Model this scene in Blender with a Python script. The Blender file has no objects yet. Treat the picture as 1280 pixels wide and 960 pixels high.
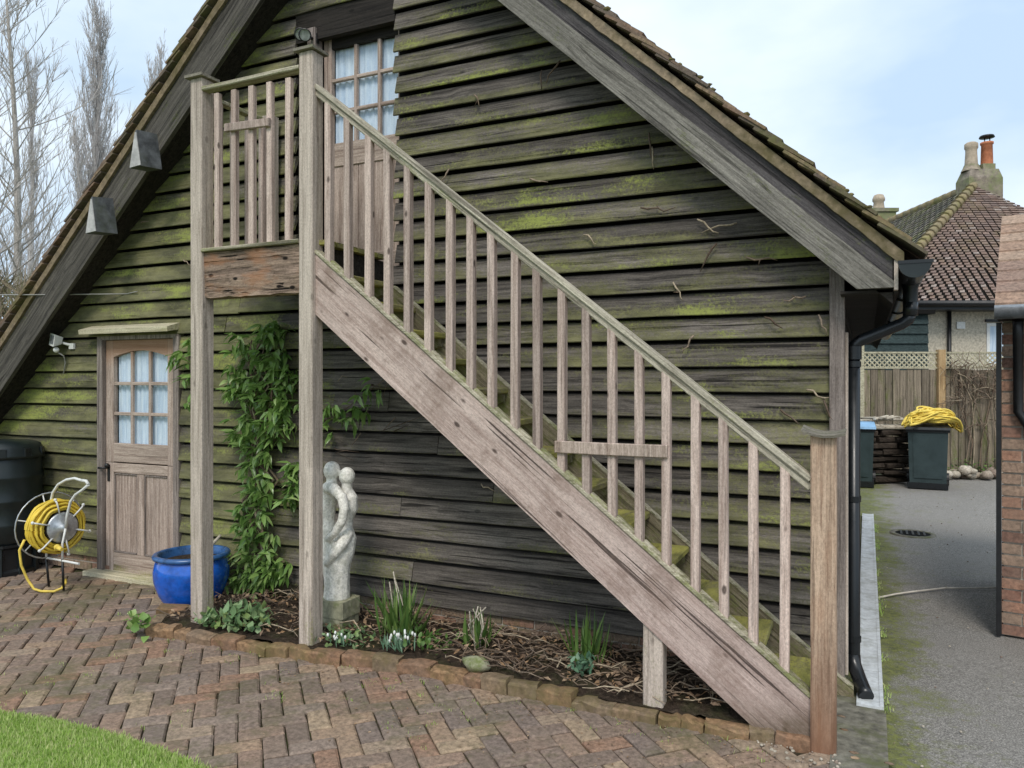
import bpy, math, random
from mathutils import Vector, Matrix, noise
R = random.Random(7)
PI = math.pi
rad = math.radians
C = bpy.context.scene.collection
S = bpy.context.scene

# ------------------------------------------------------------------ camera
YAW = rad(25.1)
cd = bpy.data.cameras.new('camera'); cam = bpy.data.objects.new('camera', cd); C.objects.link(cam)
cam.location = (0, 0, 1.65); cam.rotation_euler = (rad(90), 0, YAW)
cd.sensor_width = 36; cd.lens = 26.6; cd.shift_y = -0.0039; cd.clip_start = .05; cd.clip_end = 2000
S.camera = cam
# ------------------------------------------------------------------ sky, sun, exposure
SUN_EL, SUN_AZ = 48, 118          # azimuth in degrees, counter-clockwise from +x of the direction towards the sun
w = bpy.data.worlds.new('World'); S.world = w; w.use_nodes = True
nt = w.node_tree; nt.nodes.clear()
def wn(t, **k):
    n = nt.nodes.new(t)
    for a, b in k.items(): setattr(n, a, b)
    return n
sky = wn('ShaderNodeTexSky', sky_type='NISHITA', sun_disc=False)
SUN_AZ = -75
sky.sun_elevation = rad(SUN_EL); sky.sun_rotation = rad(90 - SUN_AZ)
sky.air_density = 1.0; sky.dust_density = 1.5
tc = wn('ShaderNodeTexCoord'); mp = wn('ShaderNodeMapping'); mp.inputs['Scale'].default_value = (1, 1, 2.2)
mp.inputs['Location'].default_value = (2.6, .3, .2)
nz = wn('ShaderNodeTexNoise'); nz.inputs['Scale'].default_value = 1.5; nz.inputs['Detail'].default_value = 6; nz.inputs['Roughness'].default_value = .5
cr = wn('ShaderNodeValToRGB'); cr.color_ramp.elements[0].position = .38; cr.color_ramp.elements[1].position = .68
cr.color_ramp.elements[0].color = (4.6, 6.0, 7.6, 1); cr.color_ramp.elements[1].color = (9.2, 9.7, 9.9, 1)
mx = wn('ShaderNodeMix', data_type='RGBA'); mx.inputs[0].default_value = .93
bg = wn('ShaderNodeBackground'); bg.inputs[1].default_value = .1
out = wn('ShaderNodeOutputWorld')
L = nt.links.new
L(tc.outputs['Generated'], mp.inputs['Vector']); L(mp.outputs[0], nz.inputs['Vector']); L(nz.outputs[0], cr.inputs[0])
L(sky.outputs[0], mx.inputs[6]); L(cr.outputs[0], mx.inputs[7]); L(mx.outputs[2], bg.inputs[0]); L(bg.outputs[0], out.inputs[0])
sd = bpy.data.lights.new('sun', 'SUN'); sun = bpy.data.objects.new('sun', sd); C.objects.link(sun)
sd.energy = 1.5; sd.angle = rad(18); sd.color = (1, .94, .86)
dv = Vector((math.cos(rad(SUN_EL)) * math.cos(rad(SUN_AZ)), math.cos(rad(SUN_EL)) * math.sin(rad(SUN_AZ)), math.sin(rad(SUN_EL))))
sun.rotation_euler = dv.to_track_quat('Z', 'Y').to_euler()
S.view_settings.view_transform = 'Standard'; S.view_settings.look = 'None'
S.view_settings.exposure = 0.45; S.view_settings.gamma = 1; S.view_settings.use_curve_mapping = False

# ------------------------------------------------------------------ materials
class NT:
    def __init__(s, name, rough=.8, spec=.3):
        s.m = bpy.data.materials.new(name); s.m.use_nodes = True
        s.t = s.m.node_tree; s.b = s.t.nodes['Principled BSDF']
        s.b.inputs['Roughness'].default_value = rough
        s.b.inputs['Specular IOR Level'].default_value = spec
        s.geo = s.n('ShaderNodeNewGeometry'); s.oi = s.n('ShaderNodeObjectInfo')
    def n(s, t, **k):
        n = s.t.nodes.new(t)
        for a, b in k.items(): setattr(n, a, b)
        return n
    def l(s, a, b): s.t.links.new(a, b)
    def set(s, sock, v):
        if isinstance(v, (int, float)): sock.default_value = v
        elif isinstance(v, tuple): sock.default_value = v if len(v) == len(sock.default_value) else v + (1,)
        else: s.l(v, sock)
    def math(s, op, a, b=0, clamp=False):
        n = s.n('ShaderNodeMath', operation=op); n.use_clamp = clamp
        s.set(n.inputs[0], a); s.set(n.inputs[1], b); return n.outputs[0]
    def vmath(s, op, a, b):
        n = s.n('ShaderNodeVectorMath', operation=op); s.set(n.inputs[0], a); s.set(n.inputs[1], b); return n.outputs[0]
    def mix(s, f, a, b, mode='MIX'):
        n = s.n('ShaderNodeMix', data_type='RGBA', blend_type=mode); s.set(n.inputs[0], f); s.set(n.inputs[6], a); s.set(n.inputs[7], b); return n.outputs[2]
    def ramp(s, f, stops, interp='LINEAR'):
        n = s.n('ShaderNodeValToRGB'); e = n.color_ramp.elements; n.color_ramp.interpolation = interp
        while len(e) < len(stops): e.new(.5)
        for i, (p, c) in enumerate(stops):
            e[i].position = p; e[i].color = (c, c, c, 1) if isinstance(c, (int, float)) else c + (1,)
        s.l(f, n.inputs[0]); return n.outputs[0]
    def noise(s, v, scale, detail=4, rough=.6, dist=0):
        n = s.n('ShaderNodeTexNoise'); s.l(v, n.inputs['Vector']); n.inputs['Scale'].default_value = scale
        n.inputs['Detail'].default_value = detail; n.inputs['Roughness'].default_value = rough; n.inputs['Distortion'].default_value = dist
        return n.outputs[0]
    def vor(s, v, scale, feature='F1'):
        n = s.n('ShaderNodeTexVoronoi', feature=feature); s.l(v, n.inputs['Vector']); n.inputs['Scale'].default_value = scale
        return n
    def map(s, v, scale=(1, 1, 1), rot=(0, 0, 0)):
        n = s.n('ShaderNodeMapping'); s.l(v, n.inputs[0]); n.inputs['Scale'].default_value = scale; n.inputs['Rotation'].default_value = rot
        return n.outputs[0]
    def sep(s, v):
        n = s.n('ShaderNodeSeparateXYZ'); s.l(v, n.inputs[0]); return n.outputs
    def bump(s, h, strength=.5, dist=.01):
        n = s.n('ShaderNodeBump'); n.inputs['Strength'].default_value = strength; n.inputs['Distance'].default_value = dist
        s.l(h, n.inputs['Height']); s.l(n.outputs[0], s.b.inputs['Normal'])
    def col(s, c): s.set(s.b.inputs['Base Color'], c)
    def rnd(s):
        r = s.math('ADD', s.oi.outputs['Random'], s.geo.outputs['Random Per Island'])
        return s.math('FRACT', s.math('MULTIPLY', r, 7.31))
    def pos(s, amt=23.0):
        """world position shifted by a different amount for every object"""
        a = s.n('ShaderNodeCombineXYZ'); r = s.math('MULTIPLY', s.rnd(), amt)
        s.l(r, a.inputs[0]); s.l(r, a.inputs[1]); s.l(r, a.inputs[2])
        return s.vmath('ADD', s.geo.outputs['Position'], a.outputs[0])

def wood(name, dark, light, axis='z', angle=0, moss=0, mossz=None, vary=.35, mosscol=((.05, .065, .015), (.17, .2, .035)), bump=.5, knots=.6, crack=.5, spec=.25, stain=None, mossop=.85, bright=None, speck=.8):
    """weathered wood; grain along axis, turned by angle about y for sloping timbers"""
    m = NT(name, .85, spec)
    p = m.pos()
    if angle: p = m.map(p, rot=(0, angle, 0))
    sc = {'x': (1.3, 42, 42), 'y': (42, 1.3, 42), 'z': (42, 42, 1.3)}[axis]
    warp = m.noise(p, 2.2, 2)
    gp = m.map(p, sc)
    wv = m.n('ShaderNodeCombineXYZ'); ww = m.math('MULTIPLY', warp, 2.0)
    for i in range(3): m.l(ww, wv.inputs[i])
    gp = m.vmath('ADD', gp, wv.outputs[0])
    g1 = m.noise(gp, 1.0, 5, .65)
    g2 = m.noise(m.map(p, tuple(q * 3.6 if q > 2 else q * 3 for q in sc)), 1.0, 4, .75)
    blotch = m.noise(m.map(p, tuple(3.0 if q > 2 else 1.1 for q in sc)), 1.0, 5, .6)
    f = m.math('ADD', m.math('MULTIPLY', g1, .62), m.math('MULTIPLY', g2, .38))
    mid = tuple((a + b) / 2 for a, b in zip(dark, light))
    c = m.ramp(f, [(.38, dark), (.48, mid), (.58, light)])
    c = m.mix(m.math('MULTIPLY', m.ramp(blotch, [(.35, 0.0), (.7, 1.0)]), .45), c, tuple(q * .55 for q in mid))
    # cracks
    ck = m.ramp(m.noise(m.map(p, tuple(q * .9 if q > 2 else q * .8 for q in sc)), 1.0, 3, .5), [(.33, 1.0), (.385, 0.0)])
    c = m.mix(m.math('MULTIPLY', ck, crack), c, tuple(q * .18 for q in dark))
    # knots
    kv = m.vor(m.map(p, tuple(8.5 if q > 2 else 4.2 for q in sc)), 1.0)
    kn = m.ramp(kv.outputs['Distance'], [(.07, 1.0), (.12, 0.0)])
    c = m.mix(m.math('MULTIPLY', kn, knots), c, tuple(q * .3 for q in dark))
    sk_ = m.ramp(m.noise(m.map(p, tuple(150 if q > 2 else 70 for q in sc)), 1.0, 3, .8), [(.3, .62), (.5, 1.0), (.7, 1.3)])
    c = m.mix(speck, c, sk_, 'MULTIPLY')
    # brightness per piece
    v = m.math('ADD', m.math('MULTIPLY', m.rnd(), vary), 1 - vary / 2)
    vc = m.n('ShaderNodeCombineXYZ')
    for i in range(3): m.l(v, vc.inputs[i])
    c = m.mix(1.0, c, vc.outputs[0], 'MULTIPLY')
    xyz = m.sep(m.geo.outputs['Position'])
    if stain: c = stain(m, c, xyz)
    h = f
    if moss:
        mn = m.noise(m.map(p, tuple(6 if q > 2 else 1.6 for q in sc)), 1.0, 8, .68)
        fine = m.noise(p, 60, 4, .7)
        mk = m.math('ADD', mn, m.math('MULTIPLY', m.math('SUBTRACT', fine, .5), .5))
        if mossz: mk = mossz(m, mk, xyz)
        mk = m.ramp(m.math('ADD', mk, moss - .5), [(.44, 0.0), (.64, 1.0)])
        mc = m.ramp(m.noise(m.map(p, tuple(4 if q > 2 else 1.5 for q in sc)), 1.7, 6, .7), [(.38, mosscol[0]), (.7, mosscol[1])])
        c = m.mix(m.math('MULTIPLY', mk, mossop), c, mc)
        if bright:
            bk = m.ramp(m.math('ADD', m.noise(m.map(p, tuple(5 if q > 2 else 1.5 for q in sc)), 1.0, 6, .62), m.math('MULTIPLY', m.math('SUBTRACT', fine, .5), .35)), [(.55, 0.0), (.68, 1.0)])
            c = m.mix(m.math('MULTIPLY', m.math('MULTIPLY', bk, mk), .8), c, bright)
        h = m.math('ADD', f, m.math('MULTIPLY', m.math('MULTIPLY', mk, fine), .5))
    m.col(c)
    m.bump(m.math('SUBTRACT', h, m.math('MULTIPLY', ck, .6)), bump, .006)
    return m.m

def plain(name, col, rough=.6, spec=.4, vary=.15, nscale=20, metal=0, bump=0, tint=None):
    m = NT(name, rough, spec)
    n = m.noise(m.geo.outputs['Position'], nscale, 5, .65)
    lo = tuple(q * (1 - vary) for q in col); hi = tuple(min(1, q * (1 + vary)) for q in col)
    c = m.ramp(n, [(.35, lo), (.65, hi)])
    if tint: c = m.mix(m.math('MULTIPLY', m.ramp(m.noise(m.geo.outputs['Position'], nscale * .3, 6, .7), [(.48, 0.0), (.62, 1.0)]), tint[1]), c, tint[0])
    m.col(c); m.b.inputs['Metallic'].default_value = metal
    m.l(m.ramp(n, [(.3, rough * .8), (.7, min(1, rough * 1.2))]), m.b.inputs['Roughness'])
    if bump: m.bump(n, bump, .005)
    return m.m

PITCH, Z0 = .1445, .14
def board_moss(m, mk, xyz):
    fr = m.math('FRACT', m.math('DIVIDE', m.math('SUBTRACT', xyz[2], Z0), PITCH))
    low = m.ramp(fr, [(.0, .16), (.45, .02), (.8, -.14), (1.0, -.2)])
    # sheltered wall under the stair flight grows less
    line = m.math('SUBTRACT', m.math('ADD', m.math('MULTIPLY', xyz[0], -.79), .1), xyz[2])
    sh = m.ramp(m.math('ADD', m.math('MULTIPLY', line, .5), .5), [(.35, 0.0), (.55, .13)])
    lim = m.ramp(m.math('MULTIPLY', m.math('ADD', xyz[0], 8.0), .125), [(.0, .17), (.49, .15), (.52, 0.0)])
    rr = m.math('MULTIPLY', m.math('SUBTRACT', m.rnd(), .5), .13)
    # streaks of cleaner, drier board
    dry = m.math('MULTIPLY', m.math('SUBTRACT', m.noise(m.geo.outputs['Position'], .9, 3), .5), .35)
    sh2 = m.math('MULTIPLY', sh, m.math('GREATER_THAN', xyz[0], -3.45))
    s = m.math('ADD', m.math('ADD', mk, low), m.math('ADD', lim, m.math('ADD', rr, dry)))
    return m.math('SUBTRACT', s, sh2)
def board_top_tone(m, c, xyz):  # each board turns darker towards its upper edge
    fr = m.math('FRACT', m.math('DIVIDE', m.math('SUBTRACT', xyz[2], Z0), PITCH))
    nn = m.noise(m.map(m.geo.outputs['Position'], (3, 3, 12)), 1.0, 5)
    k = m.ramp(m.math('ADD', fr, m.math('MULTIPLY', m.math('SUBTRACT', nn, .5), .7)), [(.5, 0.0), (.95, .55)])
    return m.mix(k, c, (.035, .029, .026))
M = {}
M['board'] = wood('weatherboard_wood', (.028, .024, .021), (.215, .188, .162), 'x', moss=.465, mossz=board_moss, stain=board_top_tone, vary=.6, bump=.9, knots=.5, crack=.85, mosscol=((.075, .075, .032), (.27, .26, .11)), mossop=.76, bright=(.30, .335, .08))
M['barge_r'] = wood('bargeboard_wood_right', (.06, .055, .046), (.29, .27, .235), 'x', rad(-43), moss=.33, vary=.2, bump=.8, knots=.35)
M['barge_l'] = wood('bargeboard_wood_left', (.026, .023, .02), (.125, .112, .095), 'x', rad(43), moss=.36, vary=.2, bump=.8, knots=.35)
M['fascia_r'] = wood('upper_verge_board_wood', (.025, .022, .024), (.11, .10, .10), 'x', rad(-43), moss=.38, vary=.2, bump=.8, knots=.3)
M['post'] = wood('grey_post_wood', (.32, .262, .215), (.64, .545, .465), 'z', moss=.2, vary=.1, bump=.4, knots=.45, crack=.35,
                 mossz=lambda m, k, xyz: m.math('ADD', k, m.ramp(m.math('MULTIPLY', xyz[2], .25), [(.0, .26), (.16, .1), (.5, 0.0)])), mosscol=((.12, .12, .035), (.3, .32, .08)))
M['baluster'] = wood('baluster_wood', (.33, .24, .20), (.66, .53, .46), 'z', moss=.22, vary=.42, bump=.4, knots=.9, crack=.4, mosscol=((.12, .12, .035), (.3, .32, .08)))
M['rail'] = wood('handrail_wood', (.20, .17, .13), (.58, .53, .42), 'x', rad(-38.6), moss=.36, vary=.15, bump=.6, knots=.3, crack=.5, mosscol=((.12, .13, .04), (.30, .33, .1)))
M['railh'] = wood('landing_rail_wood', (.22, .19, .13), (.55, .5, .38), 'x', moss=.48, vary=.15, bump=.6, knots=.3, mosscol=((.12, .13, .04), (.30, .34, .1)))
def damp(m, c, xyz):
    n = m.noise(m.map(m.geo.outputs['Position'], (3, 3, 3)), 1.3, 6, .7)
    c = m.mix(m.ramp(n, [(.50, 0.0), (.66, .55)]), c, (.19, .125, .095))
    return m.mix(m.ramp(m.math('ADD', xyz[2], m.math('MULTIPLY', n, .4)), [(.22, .8), (.42, 0.0)]), c, (.09, .065, .035))
def string_foot(m, k, xyz):
    return m.math('ADD', k, m.ramp(xyz[2], [(.0, .3), (.12, .12), (.3, 0.0)]))
M['stringer'] = wood('stringer_wood', (.35, .25, .215), (.63, .50, .445), 'x', rad(-38.2), moss=.17, mossz=string_foot, stain=damp, vary=.05, bump=.6, knots=1, crack=.9, mosscol=((.12, .12, .035), (.32, .32, .08)))
M['stringer_in'] = wood('inner_stringer_wood', (.12, .095, .06), (.34, .29, .2), 'x', rad(-38.2), moss=.5, vary=.05, bump=.5, knots=.6, mosscol=((.08, .09, .02), (.2, .24, .05)))
M['tread'] = wood('tread_wood', (.10, .08, .05), (.3, .26, .17), 'y', moss=.60, vary=.2, bump=.8, mosscol=((.16, .16, .045), (.58, .53, .12)))
def newel_stain(m, c, xyz):
    n = m.noise(m.map(m.geo.outputs['Position'], (9, 9, 2)), 1.0, 5)
    k = m.ramp(m.math('ADD', xyz[2], m.math('MULTIPLY', m.math('SUBTRACT', n, .5), .5)), [(.06, .9), (.3, .45), (.6, 0.0)])
    c = m.mix(k, c, (.17, .085, .05))
    return m.mix(m.ramp(n, [(.5, 0.0), (.75, .4)]), c, (.45, .23, .13))
M['newel'] = wood('newel_wood', (.26, .165, .11), (.60, .44, .32), 'z', moss=.12, vary=.02, bump=.5, knots=.3, crack=.4, stain=newel_stain)
M['beam'] = wood('rough_bearer_wood', (.045, .028, .02), (.46, .33, .25), 'x', moss=.1, vary=.05, bump=1.8, knots=1, crack=1,
                 stain=lambda m, c, xyz: m.mix(m.ramp(m.noise(m.map(m.geo.outputs['Position'], (3, 3, 9)), 1.4, 5), [(.5, 0.0), (.66, .6)]), c, (.36, .17, .085)))
M['door'] = wood('door_wood', (.23, .165, .13), (.56, .45, .38), 'z', moss=.16, vary=.12, bump=.4, knots=.2, crack=.35,
                 stain=lambda m, c, xyz: m.mix(m.ramp(m.math('MULTIPLY', xyz[2], .5), [(.87, 0.0), (.95, .7), (.999, .7), (1.0, 0.0)]), c, (.33, .18, .10)),
                 mossz=lambda m, k, xyz: m.math('ADD', k, m.ramp(xyz[2], [(.0, .3), (.22, .0)])), mosscol=((.12, .12, .035), (.3, .3, .08)))
M['doorx'] = wood('door_rail_wood', (.23, .165, .13), (.58, .47, .39), 'x', moss=.18, vary=.12, bump=.4, knots=.1, crack=.3,
                  stain=lambda m, c, xyz: m.mix(m.ramp(m.math('MULTIPLY', xyz[2], .5), [(.90, 0.0), (.95, .75), (.999, .75), (1.0, 0.0)]), c, (.33, .17, .09)),
                  mossz=lambda m, k, xyz: m.math('ADD', k, m.ramp(xyz[2], [(.0, .3), (.25, .0)])), mosscol=((.12, .12, .035), (.3, .3, .08)))
M['jamb'] = wood('door_frame_wood', (.12, .095, .08), (.33, .28, .25), 'z', moss=.25, vary=.1, bump=.5, knots=.2)
M['capwood'] = wood('cap_wood', (.10, .09, .07), (.3, .27, .22), 'x', moss=.4, vary=.2, bump=.8)
M['ledge'] = wood('door_hood_wood', (.38, .33, .22), (.7, .64, .46), 'x', moss=.4, vary=.05, bump=.5, mosscol=((.2, .2, .07), (.4, .42, .12)), knots=.1)
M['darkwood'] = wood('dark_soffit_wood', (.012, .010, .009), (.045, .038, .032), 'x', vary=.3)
M['fence'] = wood('fence_board_wood', (.11, .09, .065), (.33, .27, .2), 'z', moss=.42, vary=.4, bump=.5)
M['fencepost'] = wood('fence_post_wood', (.36, .22, .1), (.62, .44, .24), 'z', vary=.1, knots=.3)
M['trellis'] = wood('trellis_wood', (.34, .3, .2), (.62, .58, .42), 'x', vary=.25)
M['log'] = wood('firewood', (.012, .009, .007), (.075, .058, .045), 'x', vary=.7, bump=.8)
M['logpale'] = wood('pale_firewood', (.3, .26, .2), (.62, .56, .46), 'x', vary=.4, bump=.8)
M['core'] = plain('dark_sheathing', (.012, .011, .010), .95, .1)

def brick_mat(name, cols, moss=.0, rough=.9, nscale=40, spots=.0, mosscol=(.10, .12, .035), flat=None):
    m = NT(name, rough, .2)
    n = len(cols)
    c = m.ramp(m.rnd(), [(i / n, q) for i, q in enumerate(cols)], 'CONSTANT')
    p = m.geo.outputs['Position']
    if flat: c = m.mix(flat[0], c, flat[1])
    a = m.noise(p, nscale, 6, .7); b = m.noise(p, 7, 5, .6)
    v = m.ramp(a, [(.34, .5), (.66, 1.5)])
    c = m.mix(.85, c, v, 'MULTIPLY')
    c = m.mix(m.math('MULTIPLY', m.ramp(b, [(.4, 0.0), (.68, 1.0)]), .35), c, (.20, .165, .13))
    g = m.noise(p, nscale * 3.2, 3, .8)
    c = m.mix(m.ramp(g, [(.58, 0.0), (.7, .35)]), c, (.05, .045, .04))
    if moss:
        mk = m.ramp(m.math('ADD', m.math('MULTIPLY', m.noise(p, 1.6, 6, .65), .7), m.math('MULTIPLY', m.noise(p, 18, 5, .7), .3)), [(.64 - moss * .3, 0.0), (.78 - moss * .3, .8)])
        c = m.mix(mk, c, mosscol)
    m.col(c); m.bump(m.math('ADD', a, m.math('MULTIPLY', g, .5)), .55, .004)
    return m.m
M['paver'] = brick_mat('paving_brick', [(.26, .18, .135), (.22, .16, .125), (.25, .195, .16), (.33, .23, .155), (.19, .15, .13), (.28, .165, .11), (.31, .235, .17), (.22, .165, .135), (.28, .195, .145), (.36, .27, .18), (.18, .135, .11)], moss=.5, flat=(.2, (.25, .18, .135)), mosscol=(.11, .105, .05))
M['edging'] = brick_mat('old_edging_brick', [(.24, .14, .085), (.21, .15, .095), (.27, .165, .09), (.19, .135, .085), (.23, .155, .10)], moss=.62, mosscol=(.14, .115, .045), nscale=34)
M['redbrick'] = brick_mat('red_brick', [(.27, .14, .10), (.34, .19, .13), (.21, .12, .09), (.32, .22, .16)], moss=0)
M['plinth'] = brick_mat('plinth_brick', [(.30, .17, .12), (.24, .17, .13), (.28, .2, .14)], moss=.45)
M['mortar'] = plain('paving_joint_sand', (.055, .045, .03), .95, .1, .4, 30, bump=.4, tint=((.06, .08, .02), .7))
M['mortar2'] = plain('mortar', (.42, .38, .32), .95, .1, .2, 30, bump=.4)
M['verge'] = brick_mat('verge_mortar', [(.24, .18, .115), (.28, .215, .145)], moss=.56, mosscol=(.10, .085, .035), nscale=22)
M['rooftile'] = brick_mat('clay_roof_tile', [(.20, .13, .09), (.16, .11, .08), (.24, .17, .11), (.13, .10, .08)], moss=.42, mosscol=(.13, .14, .045))
M['housetile'] = brick_mat('house_roof_tile', [(.21, .15, .13), (.24, .165, .135), (.19, .14, .125), (.26, .185, .155), (.22, .155, .125), (.20, .145, .125), (.23, .16, .135), (.34, .28, .25)], moss=.42, mosscol=(.19, .15, .075))
M['housetile_side'] = brick_mat('house_side_roof_tile', [(.25, .23, .2), (.29, .26, .22), (.21, .2, .18)], moss=.55, mosscol=(.24, .25, .08))
M['hiptile'] = brick_mat('hip_tile', [(.26, .22, .13), (.3, .24, .14)], moss=.5, mosscol=(.2, .2, .05))
M['tile2'] = brick_mat('outbuilding_tile', [(.33, .22, .16), (.38, .27, .20), (.28, .19, .15)], moss=0)

def tarmac():
    m = NT('tarmac', .9, .25); p = m.geo.outputs['Position']
    a = m.noise(p, 130, 4, .8); b = m.noise(p, 1.1, 6, .65); g = m.noise(p, 28, 5, .7)
    c = m.ramp(a, [(.38, (.08, .075, .067)), (.52, (.25, .235, .215)), (.66, (.58, .55, .50))])
    c = m.mix(m.math('MULTIPLY', m.ramp(b, [(.36, 0.0), (.64, 1.0)]), .4), c, (.28, .265, .245))
    c = m.mix(m.math('MULTIPLY', m.ramp(g, [(.5, 0.0), (.72, 1.0)]), .45), c, (.11, .10, .09))
    xyz = m.sep(p)
    near = m.ramp(m.math('MULTIPLY', xyz[0], 1.0), [(.08, .24), (.42, .04), (.9, 0.0)])
    mk = m.math('ADD', m.math('ADD', m.math('MULTIPLY', m.noise(p, 2.6, 6, .7), .7), m.math('MULTIPLY', g, .3)), near)
    c = m.mix(m.ramp(mk, [(.58, 0.0), (.74, .85)]), c, m.ramp(g, [(.4, (.08, .09, .025)), (.62, (.20, .22, .05))]))
    m.col(c); m.bump(a, .7, .006); return m.m
M['tarmac'] = tarmac()
M['concrete'] = plain('mossy_concrete', (.17, .16, .13), .9, .2, .45, 16, bump=.5, tint=((.11, .12, .05), .8))
M['channel'] = plain('pale_drain_channel', (.60, .63, .65), .8, .3, .16, 26, bump=.3, tint=((.3, .31, .27), .5))
def soil():
    m = NT('bed_soil', .95, .15); p = m.geo.outputs['Position']
    a = m.noise(p, 36, 6, .75); b = m.noise(p, 6, 4)
    c = m.ramp(a, [(.3, (.018, .013, .009)), (.55, (.06, .042, .03)), (.75, (.16, .12, .085))])
    m.col(m.mix(m.ramp(b, [(.5, 0.0), (.7, .5)]), c, (.07, .08, .03))); m.bump(a, 1, .02); return m.m
M['soil'] = soil()
M['ground'] = plain('rough_grass_ground', (.07, .085, .03), .95, .1, .4, 3, bump=.3)
def leafmat(name, cols, trans=.25, rough=.4, spec=.5):
    m = NT(name, rough, spec); n = len(cols)
    c = m.ramp(m.rnd(), [(i / max(1, n - 1), q) for i, q in enumerate(cols)])
    c = m.mix(m.math('MULTIPLY', m.noise(m.geo.outputs['Position'], 50, 3), .4), c, tuple(q * .5 for q in cols[0]))
    m.col(c)
    m.b.inputs['Transmission Weight'].default_value = 0
    tr = m.n('ShaderNodeBsdfTranslucent'); m.l(c, tr.inputs[0]); ms = m.n('ShaderNodeMixShader'); ms.inputs[0].default_value = trans
    o = m.t.nodes['Material Output']; m.l(m.b.outputs[0], ms.inputs[1]); m.l(tr.outputs[0], ms.inputs[2]); m.l(ms.outputs[0], o.inputs[0])
    return m.m
M['leaf'] = leafmat('climber_leaf', [(.10, .20, .045), (.22, .38, .09), (.36, .54, .16), (.17, .31, .07), (.50, .64, .25)], .3, .28)
M['grass'] = leafmat('lawn_grass', [(.30, .46, .08), (.44, .62, .15), (.60, .72, .27), (.72, .70, .38)], .4, .6, .3)
M['daff'] = leafmat('strap_leaf', [(.06, .13, .025), (.12, .23, .05), (.24, .34, .09)], .2, .5)
M['sage'] = leafmat('grey_green_leaf', [(.13, .23, .09), (.22, .36, .16), (.34, .46, .24), (.26, .36, .10)], .2, .6)
M['sedum'] = leafmat('blue_green_leaf', [(.10, .22, .13), (.16, .30, .18), (.25, .38, .25)], .15, .6)
M['petal'] = plain('white_petal', (.75, .76, .72), .6, .3, .05)
M['twig'] = brick_mat('dry_stem', [(.22, .16, .11), (.12, .085, .06), (.42, .34, .24), (.10, .07, .05), (.30, .23, .17), (.16, .11, .08)])
M['deadleaf'] = brick_mat('fallen_leaf', [(.28, .17, .09), (.16, .1, .06), (.4, .28, .18), (.22, .15, .1)])
M['bark'] = brick_mat('bare_bark', [(.44, .40, .36), (.50, .46, .42), (.40, .37, .33)])
M['bark_haze'] = brick_mat('haze_paled_bark', [(.52, .49, .48), (.58, .55, .54), (.48, .455, .45)])  # poplar bark lightened, distance haze is put into its colour
M['hedge'] = brick_mat('hedge_twig', [(.20, .16, .11), (.25, .2, .13), (.15, .14, .07), (.17, .17, .08)])
M['stone'] = plain('lichened_cast_stone', (.80, .77, .70), .9, .2, .25, 60, bump=1.0, tint=((.36, .36, .28), .5))
M['stonebase'] = plain('mossy_plinth_stone', (.30, .29, .2), .9, .2, .3, 26, bump=.9, tint=((.14, .17, .05), .9))
M['blackplastic'] = plain('black_plastic', (.010, .012, .014), .32, .5, .1)
M['greenplastic'] = plain('dark_green_plastic', (.010, .016, .017), .38, .5, .2, 8)
M['binplastic'] = plain('grey_green_bin_plastic', (.035, .055, .058), .5, .4, .15, 6)
M['bluelid'] = plain('pale_blue_lid', (.25, .45, .68), .5, .4, .15, 8)
M['blueglaze'] = plain('blue_glaze', (.010, .105, .52), .12, .8, .35, 9)
M['glazerim'] = plain('worn_glaze_rim', (.03, .10, .26), .3, .6, .4, 12)
M['yellow'] = plain('yellow_hose', (.72, .52, .06), .45, .4, .15, 12)
M['yellow2'] = plain('pale_yellow_hose', (.78, .58, .10), .5, .4, .2, 14)
M['white'] = plain('white_paint', (.72, .72, .69), .4, .5, .08)
M['steel'] = plain('dull_metal', (.42, .44, .46), .35, .5, .3, 20, metal=.6)
M['iron'] = plain('black_iron', (.012, .012, .013), .45, .5, .2)
M['lead'] = plain('grey_lead', (.085, .09, .095), .5, .4, .45, 14, bump=.3, tint=((.05, .06, .03), .5))
M['leadpale'] = plain('pale_end_grain', (.42, .41, .40), .8, .3, .25, 14, bump=.3)
M['render'] = plain('pebbledash', (.50, .45, .36), .95, .1, .28, 22, bump=.8)
M['chim'] = brick_mat('chimney_brick', [(.30, .25, .2), (.26, .22, .18), (.34, .28, .22)], moss=.7, mosscol=(.19, .22, .09), nscale=9)
M['chimpot'] = plain('buff_chimney_pot', (.45, .37, .28), .9, .2, .2, 9)
M['redpot'] = plain('red_chimney_pot', (.50, .19, .10), .9, .2, .2, 9)
M['shed'] = wood('dark_green_shed_board', (.018, .03, .03), (.055, .08, .08), 'x', vary=.3, knots=0)
M['rubble'] = brick_mat('rubble_stone', [(.45, .40, .32), (.36, .3, .24), (.5, .44, .36), (.26, .2, .16)], moss=.2)
M['cable'] = plain('grey_cable', (.30, .29, .27), .6, .3)
M['cord'] = plain('white_cord', (.62, .58, .52), .8, .2)
M['hole'] = plain('dark_drain_hole', (.008, .008, .008), .9, .1)
def curtain():
    m = NT('net_curtain', .9, .1); p = m.geo.outputs['Position']
    a = m.noise(m.map(p, (38, 38, 3)), 1.0, 3); b = m.vor(p, 90)
    c = m.ramp(a, [(.3, (.40, .52, .66)), (.7, (.66, .77, .86))])
    c = m.mix(m.ramp(b.outputs['Distance'], [(.1, .3), (.5, 0.0)]), c, (.82, .88, .92)); m.col(c); return m.m
M['curtain'] = curtain()
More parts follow.
